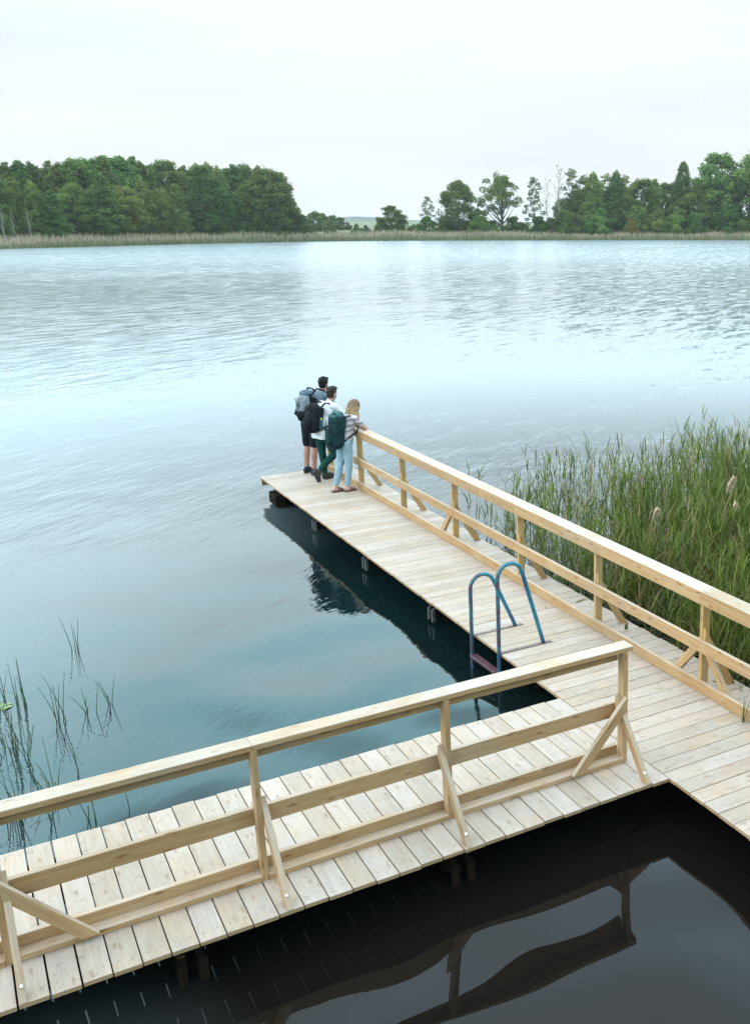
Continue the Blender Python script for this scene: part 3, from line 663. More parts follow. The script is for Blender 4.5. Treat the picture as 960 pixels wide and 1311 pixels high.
def short_hair(c, yaw, m_, parent, quiff=.0):
    cx, sx = math.cos(yaw), math.sin(yaw)
    def P(x, y, z): return (c[0]+x*cx-y*sx, c[1]+x*sx+y*cx, c[2]+z)
    sh_ = [('e', P(-.024, 0, .052), (.104, .086, .088), 0), ('e', P(-.055, 0, .0), (.062, .078, .085), 0), ('c', P(.045, -.035, .10), P(.05, .035, .10), .038+quiff, .038+quiff)]
    for i in range(26):
        a = rnd.uniform(0, 6.28); r = rnd.uniform(.02, .085); p = P(-.02+r*math.cos(a), r*.9*math.sin(a), .105+.03*(1-(r/.085)**2)); sh_.append(('c', p, (p[0]+rnd.uniform(-.01, .02), p[1]+rnd.uniform(-.012, .012), p[2]+rnd.uniform(.005, .02)), .013, .007))
    return organic('hair', sh_, m_, parent, .007, 1, .003, 2)
short_hair(hc, .15, DKHAIR, pg, .004); eyes(pg, HP)
backpack('backpack', pg, (-.145, 0, 1.20), [('b', (-.02, 0, 0), (.20, .30, .42), .16), ('e', (-.07, 0, -.05), (.14, .155, .22), .16), ('e', (-.01, 0, .17), (.12, .145, .10), .1), ('c', (-.07, 0, -.17), (.02, 0, -.20), .11, .08)],
    'plain black backpack on the back of the man in the white shirt', BLACK,
    [('pocket', [('e', (-.18, 0, -.06), (.055, .11, .13), .16)], BLACK), ('bottle', [('c', (.0, -.168, -.17), (.01, -.168, -.04), .034, .032)], plain('teal_bottle', (.015, .07, .09), .4)), ('bottle_cap', [('c', (.012, -.168, -.01), (.014, -.168, .01), .020, .018)], LIME)], DKST,
    [([(.05, q*.085, .17), (.16, q*.115, .27), (.31, q*.14, .24), (.40, q*.15, .10), (.34, q*.175, -.06), (.18, q*.18, -.14), (.03, q*.14, -.18)], .017) for q in (-1, 1)]+[([(.03, -.02, .2), (.05, 0, .26), (.03, .02, .2)], .008)])

# --- man in black shorts, farthest out
px_, py_ = .88, 12.50
ps = tag(empty('person', (px_, py_, 0), .42), 'man with black hair, grey shirt and black shorts, standing farthest out', 'person')
ps.rotation_euler.y = R(4)
hc = (.36, 0, 1.70); hs_, HP = head(hc, .25, .12, 1.0)
hipL, hipR = (.0, .095, .96), (.0, -.095, .96); kL, kR = (.035, .12, .52), (.0, -.12, .52); aL, aR = (.03, .14, .10), (-.02, -.12, .10)
shL, shR = (.25, .20, 1.50), (.25, -.20, 1.50); eL, eR = (.42, .28, 1.22), (.42, -.28, 1.22); wL, wR = (.50, .12, 1.165), (.50, -.10, 1.165)
torso = [('e', (.0, 0, 1.02), (.12, .165, .12), 0), ('c', (.0, 0, 1.04), (.10, 0, 1.25), .110, .115), ('e', (.18, 0, 1.38), (.11, .17, .18), .4), ('c', (.23, -.12, 1.48), (.23, .12, 1.48), .072, .072)]
body = torso+[('c', (.25, 0, 1.52), (.335, 0, 1.63), .06, .054)]+hs_+leg(hipL, kL, aL, .09, .062, .042)+leg(hipR, kR, aR, .09, .062, .042)
for s_, e_, w_ in ((shL, eL, wL), (shR, eR, wR)): body += [('c', s_, e_, .055, .044), ('c', e_, w_, .042, .030)]
body += hand(wL, (.2, -1, -.05), (0, 0, 1), 1, .6, 1)+hand(wR, (.2, 1, -.05), (0, 0, 1), 1, .6, -1)
organic('body', body, plain('skin_ruddy', (.40, .205, .16), .55, 0, .08, 20, spec=.3), ps, .008, 2)
organic('shirt', [('c', (.0, 0, 1.0), (.10, 0, 1.25), .148, .150), ('e', (.18, 0, 1.38), (.134, .194, .20), .4), ('c', (.23, -.13, 1.485), (.23, .13, 1.485), .085, .085), ('c', shL, lerp(shL, eL, .6), .070, .066), ('c', shR, lerp(shR, eR, .6), .070, .066), ('c', (.25, 0, 1.51), (.275, 0, 1.55), .07, .064)], cloth('grey_blue_cotton', (.13, .18, .22), .15, 14), ps, .010, 3, .006, 9)
organic('shorts', [('e', (.0, 0, 1.0), (.142, .182, .12), 0), ('c', (0, .095, .98), (.03, .118, .60), .108, .090), ('c', (0, -.095, .98), (.0, -.118, .60), .108, .090)], cloth('black_cotton', (.010, .012, .018), .3, 14), ps, .010, 3, .006, 10)
NAVY = cloth('navy_sock', (.015, .025, .05), .2, 30)
for k_, a_ in ((kL, aL), (kR, aR)):
    organic('sock', [('c', lerp(k_, a_, .72), (a_[0], a_[1], .08), .047, .044)], NAVY, ps, .008, 2)
    shoe('shoe', (a_[0], a_[1], .115), (1, 0, 0), cloth('dark_shoe', (.025, .028, .035), .2, 30), ps, SOLE)
short_hair(hc, .25, BLKHAIR, ps, .0); eyes(ps, HP)
m, N_, L_, b_ = mat('grey_patterned_nylon'); tcn = N_.new('ShaderNodeTexCoord'); vo = N_.new('ShaderNodeTexVoronoi'); vo.feature = 'DISTANCE_TO_EDGE'; vo.inputs['Scale'].default_value = 16; vo.inputs['Randomness'].default_value = 1; L_.new(tcn.outputs['Object'], vo.inputs['Vector'])
nn = noise_n(N_, L_, tcn.outputs['Object'], 14, 3); c = mixc(N_, L_, rng(N_, L_, vo.outputs['Distance'], .0, .09, .8, 0), (.20, .24, .26), (.025, .04, .05)); c = mixc(N_, L_, rng(N_, L_, nn, .5, .7, 0, .6), c, (.10, .14, .17)); L_.new(c, b_.inputs['Base Color']); b_.inputs['Roughness'].default_value = .7
backpack('backpack', ps, (-.09, 0, 1.34), [('b', (.0, 0, -.04), (.20, .30, .40), .40), ('c', (-.08, 0, -.22), (-.02, 0, -.22), .10, .10), ('e', (-.04, 0, -.10), (.14, .165, .2), .40)],
    'large backpack with a pale grey patterned top and black base', BLACK,
    [('top', [('e', (-.05, 0, .06), (.125, .155, .18), .45), ('e', (-.10, 0, -.04), (.09, .14, .13), .3)], m), ('lid', [('e', (.01, 0, .22), (.12, .14, .06), -.25)], cloth('blue_grey_nylon', (.075, .12, .15), .2, 16))], DKST,
    [([(.03, q*.09, .16), (.17, q*.12, .30), (.32, q*.15, .26), (.42, q*.16, .10), (.34, q*.19, -.08), (.18, q*.19, -.16), (.03, q*.15, -.18)], .018) for q in (-1, 1)]+[([(-.20, q*.06, .14), (-.195, q*.02, .0), (-.19, -q*.05, -.10)], .006) for q in (-1, 1)])

#REST
# ------------------------------------------------------------------ vegetation helpers
def leaf_mat(name, g1, g2, dry, objvar=.0, trans=.35):
    m = bpy.data.materials.new(name); m.use_nodes = True; t = m.node_tree; N, L = t.nodes, t.links; N.clear()
    out = N.new('ShaderNodeOutputMaterial'); at = N.new('ShaderNodeAttribute'); at.attribute_name = 'tone'
    sp = N.new('ShaderNodeSeparateColor'); L.new(at.outputs['Color'], sp.inputs[0])
    c = mixc(N, L, sp.outputs[0], g1, g2); c = mixc(N, L, sp.outputs[1], c, dry)
    if objvar:
        oi = N.new('ShaderNodeObjectInfo'); hs = N.new('ShaderNodeHueSaturation'); L.new(c, hs.inputs['Color'])
        L.new(rng(N, L, oi.outputs['Random'], 0, 1, .5-objvar*.25, .5+objvar*.12), hs.inputs['Hue'])
        wn = N.new('ShaderNodeTexWhiteNoise'); wn.noise_dimensions = '1D'; L.new(oi.outputs['Random'], wn.inputs['W'])
        L.new(rng(N, L, wn.outputs['Value'], 0, 1, 1-objvar*2, 1+objvar*2), hs.inputs['Value']); c = hs.outputs[0]
    d = N.new('ShaderNodeBsdfPrincipled'); d.inputs['Roughness'].default_value = .6; d.inputs['Specular IOR Level'].default_value = .25; L.new(c, d.inputs['Base Color'])
    tr = N.new('ShaderNodeBsdfTranslucent'); L.new(c, tr.inputs['Color'])
    ms = N.new('ShaderNodeMixShader'); ms.inputs[0].default_value = trans; L.new(d.outputs[0], ms.inputs[1]); L.new(tr.outputs[0], ms.inputs[2]); L.new(ms.outputs[0], out.inputs['Surface'])
    return m
TREE_LEAF = leaf_mat('tree_foliage', (.068, .135, .028), (.170, .250, .055), (.20, .16, .05), objvar=.16)
REED = leaf_mat('reed_leaf', (.034, .080, .010), (.165, .220, .028), (.32, .24, .12))
RUSH = leaf_mat('rush_stalk', (.042, .082, .045), (.085, .145, .065), (.28, .26, .12), trans=.15)
BARK = plain('tree_bark', (.10, .085, .07), .9, 0, .3, 3)
PALEBARK = plain('pale_bark', (.26, .24, .21), .9, 0, .3, 3)
nr = np.random.default_rng(11)
def leaf_cloud(name, C, size, tone, mat_, parent=None, flat=.05, dry=None):
    """one small rhomboid face per leaf cluster"""
    n = len(C); C = np.asarray(C)
    u = nr.normal(size=(n, 3)); u /= np.linalg.norm(u, axis=1)[:, None]
    w_ = nr.normal(size=(n, 3)); w_[:, 2] += flat*2; v = np.cross(u, w_); v /= np.linalg.norm(v, axis=1)[:, None]+1e-9
    s = np.asarray(size).reshape(-1, 1)*np.ones((n, 1))
    P = np.stack([C-u*s*.6, C-v*s*.38, C+u*s*.6, C+v*s*.38], 1).reshape(-1, 3)
    me = bpy.data.meshes.new(name); me.from_pydata(P.tolist(), [], np.arange(4*n).reshape(n, 4).tolist())
    col = np.zeros((n, 4, 4), dtype=np.float32); col[:, :, 0] = np.clip(tone, 0, 1)[:, None]; col[:, :, 3] = 1
    if dry is not None: col[:, :, 1] = np.clip(dry, 0, 1)[:, None]
    ca = me.color_attributes.new('tone', 'FLOAT_COLOR', 'CORNER'); ca.data.foreach_set('color', col.ravel())
    me.materials.append(mat_); o = bpy.data.objects.new(name, me); COL.objects.link(o)
    if parent: o.parent = parent
    return o
def lobes_cloud(lobes, per, shell=.35):
    """lobes: (centre, radii); leaves gather towards each lobe's surface, uneven"""
    out_, tone = [], []
    for c, r in lobes:
        n = int(per*(r[0]*r[1]*r[2])**(2/3))
        d = nr.normal(size=(n, 3)); d /= np.linalg.norm(d, axis=1)[:, None]
        ph = nr.uniform(0, 6.28, 6)
        bump = 1+.16*np.sin(d[:, 0]*5+ph[0])*np.sin(d[:, 1]*5+ph[1])+.14*np.sin(d[:, 2]*8+ph[2]+d[:, 0]*3)
        rad = (shell+(1-shell)*nr.random(n)**.6)*bump
        out_.append(np.asarray(c)+d*rad[:, None]*np.asarray(r)); tone.append(np.full(n, nr.uniform(.15, .75))+nr.normal(0, .16, n))
    return np.concatenate(out_), np.concatenate(tone)
HT = 20.0
def tree_proto(kind, seed):
    r_ = random.Random(seed); tr = empty(kind); T_ = MB()
    lob = []; lim = []
    if kind == 'alder_tree':
        Rm = 4.3
        for k in range(90):
            t = (k+.5)/90; z = 1.2+t*(HT-1.8); R0 = Rm*min(1, (t+.10)*3.2)*(1-t)**.62+.25
            a = k*2.4+r_.uniform(-.4, .4); q = R0*r_.uniform(.45, .95)
            lob.append(((q*math.cos(a), q*math.sin(a), z+r_.uniform(-.3, .3)), (R0*.28+.35, R0*.28+.35, .50+.30*R0*.5)))
            if k % 6 == 0 and t < .8: lim.append((z, a, q))
        per, size = 115, .34
    elif kind == 'broadleaf_tree':
        for k in range(115):
            t = r_.random(); z = 1.6+t*(HT-2.6); R0 = 5.2*math.sin(math.pi*min(1, (t*.86+.12)))**.6
            a = r_.uniform(0, 6.28); q = R0*r_.uniform(.3, 1.0)**.7
            lob.append(((q*math.cos(a), q*math.sin(a), z), (r_.uniform(.8, 1.6), r_.uniform(.8, 1.6), r_.uniform(.9, 1.7))))
            if k % 7 == 0: lim.append((z, a, q))
        for k in range(10):
            a = r_.uniform(0, 6.28); lob.append(((2.6*math.cos(a), 2.6*math.sin(a), r_.uniform(1, 4.5)), (1.8, 1.8, 1.5)))
        per, size = 78, .34
    elif kind == 'oak_tree':
        for k in range(52):
            a = r_.uniform(0, 6.28); el = r_.uniform(-.55, 1.45); q = r_.uniform(.45, 1)
            z = 11.0+q*math.sin(el)*8.2; rr = q*math.cos(el)*8.6
            lob.append(((rr*math.cos(a), rr*math.sin(a), z), (r_.uniform(1.2, 2.0), r_.uniform(1.2, 2.0), r_.uniform(.8, 1.3))))
            if k % 2: lim.append((z, a, rr))
        per, size = 70, .36
    elif kind == 'birch_tree':
        for k in range(30):
            t = (k+.5)/30; z = 4+t*(HT-4.4); R0 = 2.3*math.sin(math.pi*min(1, t*.8+.2))**.8+.3
            a = k*2.4+r_.uniform(-.5, .5); q = R0*r_.uniform(.3, 1)
            lob.append(((q*math.cos(a), q*math.sin(a), z), (r_.uniform(.6, 1.1), r_.uniform(.6, 1.1), r_.uniform(.5, .9))))
            if k % 2 == 0: lim.append((z, a, q))
        per, size = 75, .34
    elif kind == 'bare_tree':
        for k in range(26):
            t = (k+.5)/26; z = 7+t*(HT-7.2); a = k*2.4; q = (2.4 if t < .85 else 1.5)*r_.uniform(.6, 1)*(.6+.5*math.sin(t*3))
            lim.append((z, a, q))
            if k % 2: lob.append(((q*math.cos(a), q*math.sin(a), z+.3), (.6, .6, .45)))
        per, size = 26, .26
    elif kind == 'bush':
        for k in range(46):
            a = r_.uniform(0, 6.28); q = r_.uniform(0, 8.5); z = r_.uniform(1.5, 17)*(1-(q/10.5)**2)
            lob.append(((q*math.cos(a), q*math.sin(a), z), (r_.uniform(1.3, 2.6), r_.uniform(1.3, 2.6), r_.uniform(1.4, 2.8))))
        per, size = 60, .62
    top = HT-1 if kind not in ('oak_tree', 'bush') else (12 if kind == 'oak_tree' else 6)
    tw = {'oak_tree': .55, 'birch_tree': .2, 'bare_tree': .22, 'bush': .3}.get(kind, .3)
    bend = [Vector((r_.uniform(-.25, .25)*k_, r_.uniform(-.25, .25)*k_, top*k_/5-.3 if k_ == 0 else top*k_/5)) for k_ in range(6)]
    T_.tube(bend, [tw*(1.15-k_*.19) for k_ in range(6)], 7)
    for z, a, q in lim:
        z0 = max(1.5, z-q*.75-(3.2 if kind == 'oak_tree' else .6)); z0 = min(z0, top*.93)
        if kind == 'oak_tree': z0 = 3.4+(z0-1.5)*.60
        p0 = Vector((0, 0, z0)); p2 = Vector((q*math.cos(a), q*math.sin(a), z)); p1 = (p0+p2)/2+Vector((0, 0, -.25*q*.3))
        T_.tube([p0, p1, p2], [tw*.42, tw*.26, .035], 5)
    C_, tone = lobes_cloud(lob, per)
    keep = C_[:, 2] > .1; C_, tone = C_[keep], tone[keep]
    T_.build('trunk', PALEBARK if kind in ('birch_tree', 'bare_tree') else BARK, tr, smooth=True)
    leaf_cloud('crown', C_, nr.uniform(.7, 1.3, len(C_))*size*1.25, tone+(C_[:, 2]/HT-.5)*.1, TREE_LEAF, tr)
    return tr
protos = {}
def plant(kind, seed, x_img, past, ytop, widthf, label, group=None, cat='tree', name=None):
    """stand a tree past the shoreline (metres), its top at the picture height ytop"""
    p = un(x_img, 320, 0); a = az_of(p); r = r_shore(a)+past
    gx, gy = CP.x+r*math.sin(a), CP.y+r*math.cos(a); gz = land_z(gx, gy)
    dd = Vector((gx, gy, 0))-Vector((CP.x, CP.y, 0))
    depth = dd.dot(Vector((math.sin(YAW), math.cos(YAW), 0)))
    # height so that the top projects to ytop (solved on the ray)
    lo, hi = .5, 60
    for _ in range(40):
        mid = (lo+hi)/2; d = Vector((gx, gy, gz+mid))-CP; yy = PY-FPX*d.dot(Uv)/d.dot(Fv)
        if yy < ytop: hi = mid
        else: lo = mid
    hgt = lo; key = (kind, seed)
    if key not in protos:
        root = tree_proto(kind, seed); protos[key] = root
    else:
        src = protos[key]; root = src.copy(); COL.objects.link(root)
        for ch in src.children:
            c = ch.copy(); COL.objects.link(c); c.parent = root
    s = hgt/(HT+.4); widthf *= {'alder_tree': 1.25, 'broadleaf_tree': 1.35, 'birch_tree': 1.35}.get(kind, 1)
    root.location = (gx, gy, gz-.05); root.scale = (s*widthf, s*widthf, s); root.rotation_euler = (0, 0, rnd.uniform(0, 6.28))
    if name: root.name = name
    tag(root, label, cat, group)
    for k_ in ('group',):
        if not group and k_ in root: del root[k_]
    return root
def profile(pts, x):
    for (x0, y0), (x1, y1) in zip(pts, pts[1:]):
        if x0 <= x <= x1: return y0+(y1-y0)*(x-x0)/(x1-x0)
    return pts[-1][1]
LP = [(-60, 204), (0, 202), (30, 203), (60, 207), (100, 203), (135, 194), (150, 199), (180, 199), (215, 206), (240, 208), (265, 206), (290, 214), (320, 208), (345, 210), (365, 218), (378, 232), (390, 255), (400, 275)]
gB = 'tall trees packed in the back of the left wood'; lB = 'tall leafy tree packed into the back of the dense wood on the left shore'
BK = {}
for x in np.arange(-40, 372, 13):
    xx = x+rnd.uniform(-4, 4)
    lms = [(20, 'thin bare trees'), (75, 'low conical tree'), (138, 'tall pointed conical tree'), (205, 'gap between the conical and round trees'), (268, 'big round-topped tree'), (350, 'large rounded end tree')]
    lx, ln_ = min(lms, key=lambda q: abs(q[0]-xx)); sd_ = 'right' if xx > lx else 'left'; key_ = (ln_, sd_); BK[key_] = BK.get(key_, []); BK[key_].append((abs(xx-lx), plant(rnd.choice(['alder_tree', 'alder_tree', 'broadleaf_tree']), rnd.choice([1, 2]), xx, rnd.uniform(22, 34), profile(LP, xx)+rnd.uniform(-5, 5), rnd.uniform(.85, 1.2), lB, gB)))
for (ln_, sd_), lst in BK.items():
    for r_i, (_, o_) in enumerate(sorted(lst, key=lambda q: q[0])):
        o_['label'] = 'back-row wood tree, %s to the %s of the %s' % (('nearest', 'second', 'third', 'fourth', 'fifth', 'sixth', 'seventh')[r_i], sd_, ln_)
gF = 'mid-height trees along the front of the left wood'; LF = ['leafy front tree cut by the left edge of the photo', 'round leafy tree at the left edge, beside the leftmost thin bare tree', 'leafy tree rising behind the middle thin bare tree', 'leafy tree between the thin bare trees and the low conical tree', 'leafy front tree just right of the low conical tree', 'small leafy front tree directly left of the tall pointed conical tree', 'rounded front tree directly right of the tall pointed conical tree', 'taller leafy front tree, second right of the tall pointed conical tree', 'low front tree halfway between the pointed conical and round-topped trees', 'leafy front tree directly left of the big round-topped tree', 'leafy front tree directly right of the big round-topped tree', 'leafy front tree directly left of the large rounded end tree']
for x, yt, wf, kd in ((-25, 232, 1.1, 'alder_tree'), (2, 226, 1.1, 'broadleaf_tree'), (28, 223, 1.1, 'alder_tree'), (50, 228, 1.0, 'alder_tree'), (104, 232, 1.1, 'broadleaf_tree'), (122, 240, 1.0, 'alder_tree'), (168, 236, 1.0, 'broadleaf_tree'), (190, 226, 1.1, 'alder_tree'), (212, 240, 1.0, 'broadleaf_tree'), (232, 232, 1.0, 'alder_tree'), (300, 245, 1.1, 'broadleaf_tree'), (322, 235, 1.0, 'broadleaf_tree')):
    plant(kd, rnd.choice([1, 2]), x, rnd.uniform(9, 16), yt, wf, LF.pop(0), gF)
plant('alder_tree', 1, 75, 7, 240, 1.25, 'conical tree with a low outline of its own beside the thin bare trees', None)
plant('alder_tree', 2, 138, 8, 219, 1.25, 'tall pointed conical tree standing out at the front of the left wood')
plant('broadleaf_tree', 1, 268, 10, 210, 1.05, 'big round-topped dark tree bulging from the middle of the left wood')
plant('broadleaf_tree', 2, 350, 8, 214, 1.15, 'large rounded tree at the right-hand end of the left wood')
plant('alder_tree', 1, 372, 10, 240, 1.1, 'shorter drooping tree where the left wood slopes down to the shore')
plant('bush', 1, 388, 7, 268, 1.1, 'green bush at the foot of the right-hand end of the left wood', cat='bush')
for x, yt, l_ in ((8, 262, 'leftmost'), (22, 268, 'middle'), (42, 266, 'rightmost')):
    plant('bare_tree', 1, x, 4, yt, .9, l_+' of the three thin pale bare trees before the left wood', 'thin bare trees in front of the left wood')
# the gap in the middle
for x, ps, yt, wf, l_ in ((402, 130, 266, 1.5, 'tallest, touching the left wood'), (415, 150, 269, 1.5, 'second from the left wood'), (428, 160, 272, 1.5, 'third from the left wood'), (440, 170, 275, 1.4, 'smallest and rightmost')):
    plant('bush', 1, x, ps, yt, wf, 'distant tree clump beyond the meadow, '+l_, 'distant tree clumps beyond the meadow', cat='tree', name='distant_tree')
for x, ps, yt, wf, l_ in ((425, 25, 286, 1.3, 'leftmost'), (458, 30, 284, 1.3, 'middle'), (470, 60, 286, 1.2, 'rightmost')):
    plant('bush', 2, x, ps, yt, wf, l_+' of the low bushes on the meadow between the two woods', 'low bushes on the meadow', cat='bush')
plant('broadleaf_tree', 1, 503, 12, 262, 1.45, 'small round bushy tree alone in the gap between the two woods')
plant('bush', 2, 489, 12, 276, 1.2, 'low bush touching the left side of the small round tree', cat='bush')
plant('birch_tree', 1, 549, 10, 250, 1.3, 'small slender tree at the left end of the right-hand tree line')
plant('bush', 1, 545, 9, 272, 1.3, 'bush under the small slender tree of the right-hand tree line', cat='bush')
plant('broadleaf_tree', 2, 588, 12, 229, 1.0, 'rounded dark tree to the left of the wide open-crowned oak')
plant('bush', 2, 612, 8, 262, 1.3, 'bush between the rounded dark tree and the wide oak', cat='bush')
for x, yt, l_ in ((570, 274, 'low bush between the slender tree and the rounded dark tree'), (629, 278, 'low bush at the left foot of the wide oak'), (655, 272, 'bush directly behind the right foot of the wide oak'), (704, 274, 'low bush between the thin leafless tree and the tallest bare tree'), (527, 287, 'tiny bush on the shore right of the small round tree')):
    plant('bush', 1, x, 9, yt, 1.3, l_, cat='bush')
plant('oak_tree', 1, 643, 10, 218, .93, 'wide open-crowned oak with its trunk and forked limbs showing')
plant('bush', 1, 668, 8, 282, 1.5, 'low bush at the right foot of the wide oak', cat='bush')
plant('birch_tree', 2, 684, 12, 224, 1.0, 'slim airy birch directly right of the wide oak')
plant('bare_tree', 2, 700, 14, 228, .8, 'thin nearly leafless tree left of the tallest bare one')
plant('bare_tree', 1, 716, 12, 210, 1.1, 'tallest nearly bare tree with a spread leafless top')
SL = ['slim airy tree directly right of the tallest bare tree', 'second slim airy tree right of the tallest bare tree', 'pointed leafy tree in the middle of the slim trees', 'slim airy tree between the two pointed leafy slim trees', 'tall pointed leafy tree, rightmost pointed one of the slim trees', 'last slim airy tree before the denser right-hand wood']
for x, yt, wf, kd in ((733, 214, 1.1, 'birch_tree'), (746, 222, 1.2, 'birch_tree'), (758, 217, 1.1, 'alder_tree'), (774, 220, 1.1, 'birch_tree'), (787, 215, 1.0, 'alder_tree'), (800, 222, 1.1, 'birch_tree')):
    plant(kd, 1, x, rnd.uniform(10, 16), yt, wf, SL.pop(0), 'tall slim trees in the middle of the right-hand wood')
BU = ['low bush at the foot of the slim birch', 'bush at the foot of the tallest bare tree', 'bush at the foot of the first slim airy trees', 'bush at the foot of the pointed slim trees', 'bush just right of the small yellow-orange bush', 'bush left of the foot of the narrow tall tree', 'bush at the foot of the narrow tall tree', 'bush left of the foot of the tallest broad-topped tree', 'bush right of the foot of the tallest broad-topped tree', 'bush cut by the right edge of the photo on the far shore']
for x, yt, wf, kd in ((690, 272, 1.3, 'bush'), (722, 262, 1.2, 'bush'), (742, 268, 1.3, 'bush'), (768, 262, 1.3, 'bush'), (818, 256, 1.1, 'bush'), (842, 262, 1.2, 'bush'), (866, 260, 1.2, 'bush'), (890, 266, 1.3, 'bush'), (935, 262, 1.2, 'bush'), (965, 262, 1.2, 'bush')):
    plant(kd, rnd.choice([1, 2]), x, 6, yt, wf, BU.pop(0), 'bushes along the foot of the right-hand wood', cat='bush')
MI = ['leafy tree behind the small yellow-orange bush, left end of the denser wood', 'pointed leafy tree, second from the left end of the denser right-hand wood', 'leafy tree directly left of the narrow tall tree', 'leafy tree directly right of the narrow tall tree', 'leafy tree directly right of the tallest broad-topped tree', 'leafy tree tucked between the narrow tall tree and the tallest broad-topped one', 'first tree beyond the right edge of the photo', 'second tree beyond the right edge of the photo', 'third tree beyond the right edge of the photo']
for x, yt, wf, kd in ((822, 227, 1.1, 'broadleaf_tree'), (836, 226, 1.0, 'alder_tree'), (852, 232, 1.0, 'broadleaf_tree'), (893, 232, 1.0, 'broadleaf_tree'), (930, 226, 1.0, 'alder_tree'), (905, 225, 1.0, 'broadleaf_tree'), (988, 208, 1.1, 'broadleaf_tree'), (1010, 200, 1.1, 'alder_tree'), (1035, 205, 1.1, 'broadleaf_tree')):
    plant(kd, rnd.choice([1, 2]), x, rnd.uniform(10, 22), yt, wf, MI.pop(0), 'mid-height trees filling the right-hand wood')
for x, yt, kd, l_ in ((742, 240, 'broadleaf_tree', 'lower round tree among the first slim airy trees'), (765, 238, 'broadleaf_tree', 'lower round tree behind the first pointed slim tree'), (796, 236, 'broadleaf_tree', 'lower round tree joining the slim trees to the denser wood'), (722, 252, 'broadleaf_tree', 'low round tree just right of the tallest bare tree'), (862, 236, 'alder_tree', 'lower pointed tree hugging the left side of the narrow tall tree'), (946, 214, 'broadleaf_tree', 'tree joining the tallest broad-topped tree to the one at the edge')):
    plant(kd, 2, x, 18, yt, 1.0, l_)
plant('alder_tree', 2, 871, 14, 203, .85, 'narrow tall tree whose top stands clear of the right-hand wood')
plant('broadleaf_tree', 1, 915, 14, 193, .95, 'tallest broad-topped tree of the right-hand wood')
plant('broadleaf_tree', 2, 957, 14, 195, 1.0, 'tall tree cut by the right edge of the photo')
o = plant('bush', 2, 808, 4, 270, .8, 'small yellow-orange bush at the foot of the right-hand wood', cat='bush')
YEL = leaf_mat('yellow_foliage', (.20, .16, .03), (.34, .24, .04), (.3, .2, .05))
for ch in o.children:
    if ch.name.startswith('crown'):
        ch.data = ch.data.copy(); ch.data.materials[0] = YEL

# unseen trees added on the near bank to shade the viewer-facing railing sides
for q_, (a_, past, hh, kd, l_) in enumerate(((-168, 4, 13, 'broadleaf_tree', 'far left'), (-182, 9, 15, 'alder_tree', 'left'), (164, 5, 14, 'broadleaf_tree', 'centre left'), (150, 8, 16, 'alder_tree', 'centre'), (137, 5, 13, 'broadleaf_tree', 'centre right'), (-152, 7, 15, 'alder_tree', 'outer left'), (-140, 6, 14, 'broadleaf_tree', 'outermost left'), (124, 5, 14, 'alder_tree', 'outermost right'))):
    a = R(a_) if a_ > -180 else R(a_+360); r = r_shore(a)+past; src = protos[(kd, 1)]; root = src.copy(); COL.objects.link(root)
    for ch in src.children:
        c = ch.copy(); COL.objects.link(c); c.parent = root
    gx, gy = CP.x+r*math.sin(a), CP.y+r*math.cos(a); k_ = hh/HT; root.location = (gx, gy, land_z(gx, gy)-.05); root.scale = (k_*1.3, k_*1.3, k_); root.rotation_euler = (0, 0, q_*1.3)
    if 'group' in root: del root['group']
    tag(root, l_+' unseen tree added behind the viewer to shade the railings', 'tree')

# ------------------------------------------------------------------ reed belt along the far shore
def far_reeds():
    V = []; F = []; Cc = []
    a0, a1 = az_of(un(-80, 320, 0)), az_of(un(1080, 320, 0))
    n = 17000
    for i in range(n):
        a = rnd.uniform(a0, a1); q = rnd.random(); r0 = r_shore(a)
        ximg = PX+FPX*math.tan(a-YAW)
        d = -3.5+q*(9.5 if ximg > 300 else 11)
        r = r0+d; x, y = CP.x+r*math.sin(a), CP.y+r*math.cos(a); z = max(WATER, land_z(x, y))
        dens = noise.noise(Vector((x*.06, y*.06, 3)))
        front = d < -1.2+dens*1.5
        h_ = (rnd.uniform(.7, 1.3) if front else rnd.uniform(1.5, 2.4))*(1+.35*dens)
        w_ = rnd.uniform(.10, .26); ang = rnd.uniform(0, 3.14); ux, uy = math.cos(ang)*w_/2, math.sin(ang)*w_/2
        lx, ly = rnd.uniform(-.15, .15), rnd.uniform(-.15, .15); b = len(V)
        V += [(x-ux, y-uy, z), (x+ux, y+uy, z), (x+ux*.8+lx*.5, y+uy*.8+ly*.5, z+h_*.55), (x-ux*.8+lx*.5, y-uy*.8+ly*.5, z+h_*.55), (x+lx, y+ly, z+h_)]
        F += [(b, b+1, b+2, b+3), (b+3, b+2, b+4)]
        g = rnd.uniform(.3, 1); dry = rnd.uniform(.05, .35) if front else rnd.uniform(.45, 1)
        Cc += [(g, dry*.45, 0, 1)]*4+[(g, dry, 0, 1)]*3
    me = bpy.data.meshes.new('shore_reeds'); me.from_pydata(V, [], F)
    ca = me.color_attributes.new('tone', 'FLOAT_COLOR', 'CORNER'); ca.data.foreach_set('color', np.array(Cc, dtype=np.float32).ravel())
    me.materials.append(FARREED); o = bpy.data.objects.new('shore_reeds', me); COL.objects.link(o)
    tag(o, 'belt of tan and green reeds along the whole far shoreline', 'reeds', kind='stuff')
FARREED = leaf_mat('shore_reed_leaf', (.070, .11, .040), (.14, .175, .07), (.50, .39, .28), trans=.2)
far_reeds()

